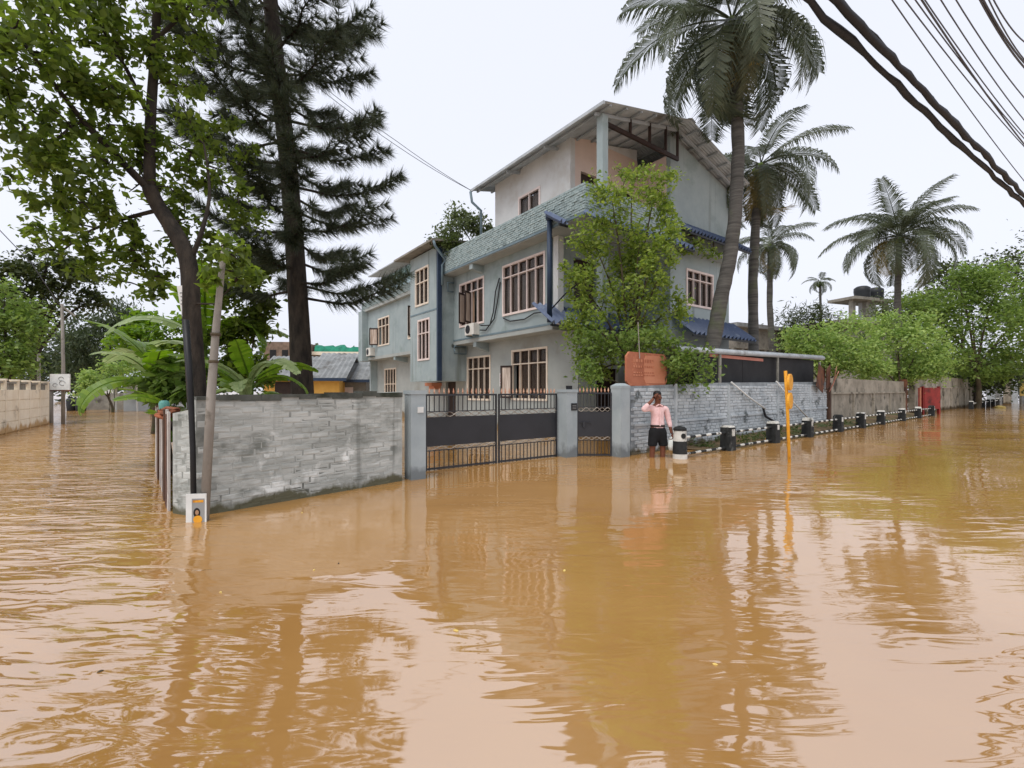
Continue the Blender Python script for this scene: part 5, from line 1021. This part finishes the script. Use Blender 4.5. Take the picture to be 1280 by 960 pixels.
# left street trees
simple_tree('broadleaf_tree', 'big dark spreading tree over the far left street', 42, 23, [(40, 350, 45, 26), (90, 350, 36, 22, 1), (0, 345, 45, 28, -1), (115, 375, 22, 16, 2), (60, 385, 40, 16), (60, 325, 36, 12), (20, 400, 26, 22), (-40, 360, 40, 40)], 11000, 0.20, 'leaf_dark', 'bark_dark', 0.24, 61, ub=40)
simple_tree('broadleaf_tree', 'mid green tree behind the cream wall at the left edge', 5, 19, [(5, 380, 40, 28), (20, 410, 30, 24), (-20, 430, 40, 40), (15, 450, 30, 22), (35, 440, 14, 20)], 7000, 0.17, 'leaf_mid', 'bark_dark', 0.14, 62)
simple_tree('drooping_tree', 'dark drooping tree at the end of the left street', 140, 36, [(140, 400, 26, 26), (120, 430, 26, 30), (160, 420, 26, 30), (105, 455, 22, 28), (150, 455, 22, 24)], 6500, 0.34, 'leaf_far', 'bark_dark', 0.25, 63, droop=1.3, aspect=0.28)
simple_tree('shrub', 'light green shrub below the drooping tree on the far street', 140, 30, [(130, 475, 24, 14), (112, 480, 14, 16), (150, 460, 18, 12)], 2600, 0.2, 'leaf_lime', 'bark_mid', 0.08, 64, 'shrub')
simple_tree('shrub', 'green shrub mass behind the left banana plants', 190, 15, [(175, 430, 34, 26), (195, 465, 32, 26), (215, 425, 26, 26), (180, 400, 20, 16)], 5000, 0.16, 'banana', 'bark_mid', 0.08, 65, 'shrub')
simple_tree('shrub', 'low broad-leaved shrub behind the rusty sheet fence', 212, 8.6, [(200, 480, 26, 18), (225, 485, 22, 16), (190, 495, 14, 10), (215, 460, 22, 14)], 700, 0.26, 'leaf_mid', 'bark_mid', 0.04, 66, 'shrub', aspect=0.4)
simple_tree('shrub', 'leafy shrub between the leaning pole and the pine trunk', 300, 9.6, [(300, 470, 30, 20), (330, 455, 16, 26), (280, 430, 24, 30), (310, 405, 26, 24), (290, 360, 28, 26), (330, 380, 16, 16), (320, 330, 20, 20)], 4200, 0.14, 'leaf_broad', 'bark_mid', 0.05, 67, 'shrub')
simple_tree('broadleaf_tree', 'dark tree closing the far end of the left street', 100, 44, [(95, 440, 26, 30), (75, 460, 24, 26), (120, 465, 26, 24), (60, 440, 20, 30), (160, 470, 26, 20), (100, 410, 18, 18)], 5200, 0.36, 'leaf_far', 'bark_dark', 0.2, 68, tight=0.3)
# far wood closing the view
rng = np.random.default_rng(77); pts = []
for k in range(150):
    a = math.radians(-75+150*k/149); R_ = 78+10*rng.random(); c = np.array([R_*math.sin(a), R_*math.cos(a), 3.2+1.5*rng.random()]); n = 220; q = rng.normal(size=(n, 3))*np.array([1.9, 1.2, 1.5]); pts.append(c+q)
pts = np.concatenate(pts); pts[:, 2] = np.maximum(pts[:, 2], 0.1)
tag(obj('far_wood', leaves(pts, 0.75, 'leaf_far', rng, 0.6)), 'far dark belt of trees closing the view', 'trees', kind='stuff')
# weeds on the verge and at wall feet
cs_ = []
for k in range(130):
    s = random.uniform(2.2, 13); q = RP(s, random.uniform(-0.75, -0.05), 0.06+0.1*min(1, s/8)); cs_.append(np.array(q)+rng.normal(size=(9, 3))*0.06)
tag(obj('verge_weeds', leaves(np.concatenate(cs_), 0.10, 'weed', rng, 0.35, -0.5)), 'low weeds growing on the muddy verge', 'weeds', kind='stuff')
# floating bits
for k in range(9):
    u, v = random.uniform(60, 1240), random.uniform(640, 940); m = MB(); r = random.uniform(0.006, 0.014)
    m.lathe([(r*0.3, -0.004), (r, 0.002), (r*0.5, 0.007)], 6, (0, 0, 0), 1.6, 0.8); o = m.build('floating_leaf', random.choice(['bark_dark', 'yellow_dull', 'bark_mid']), None); o.location = W(u, v); o.rotation_euler = (0, 0, random.random()*6)
    tag(o, 'tiny bit of leaf litter floating on the brown water', 'litter', 'litter afloat on the flood')
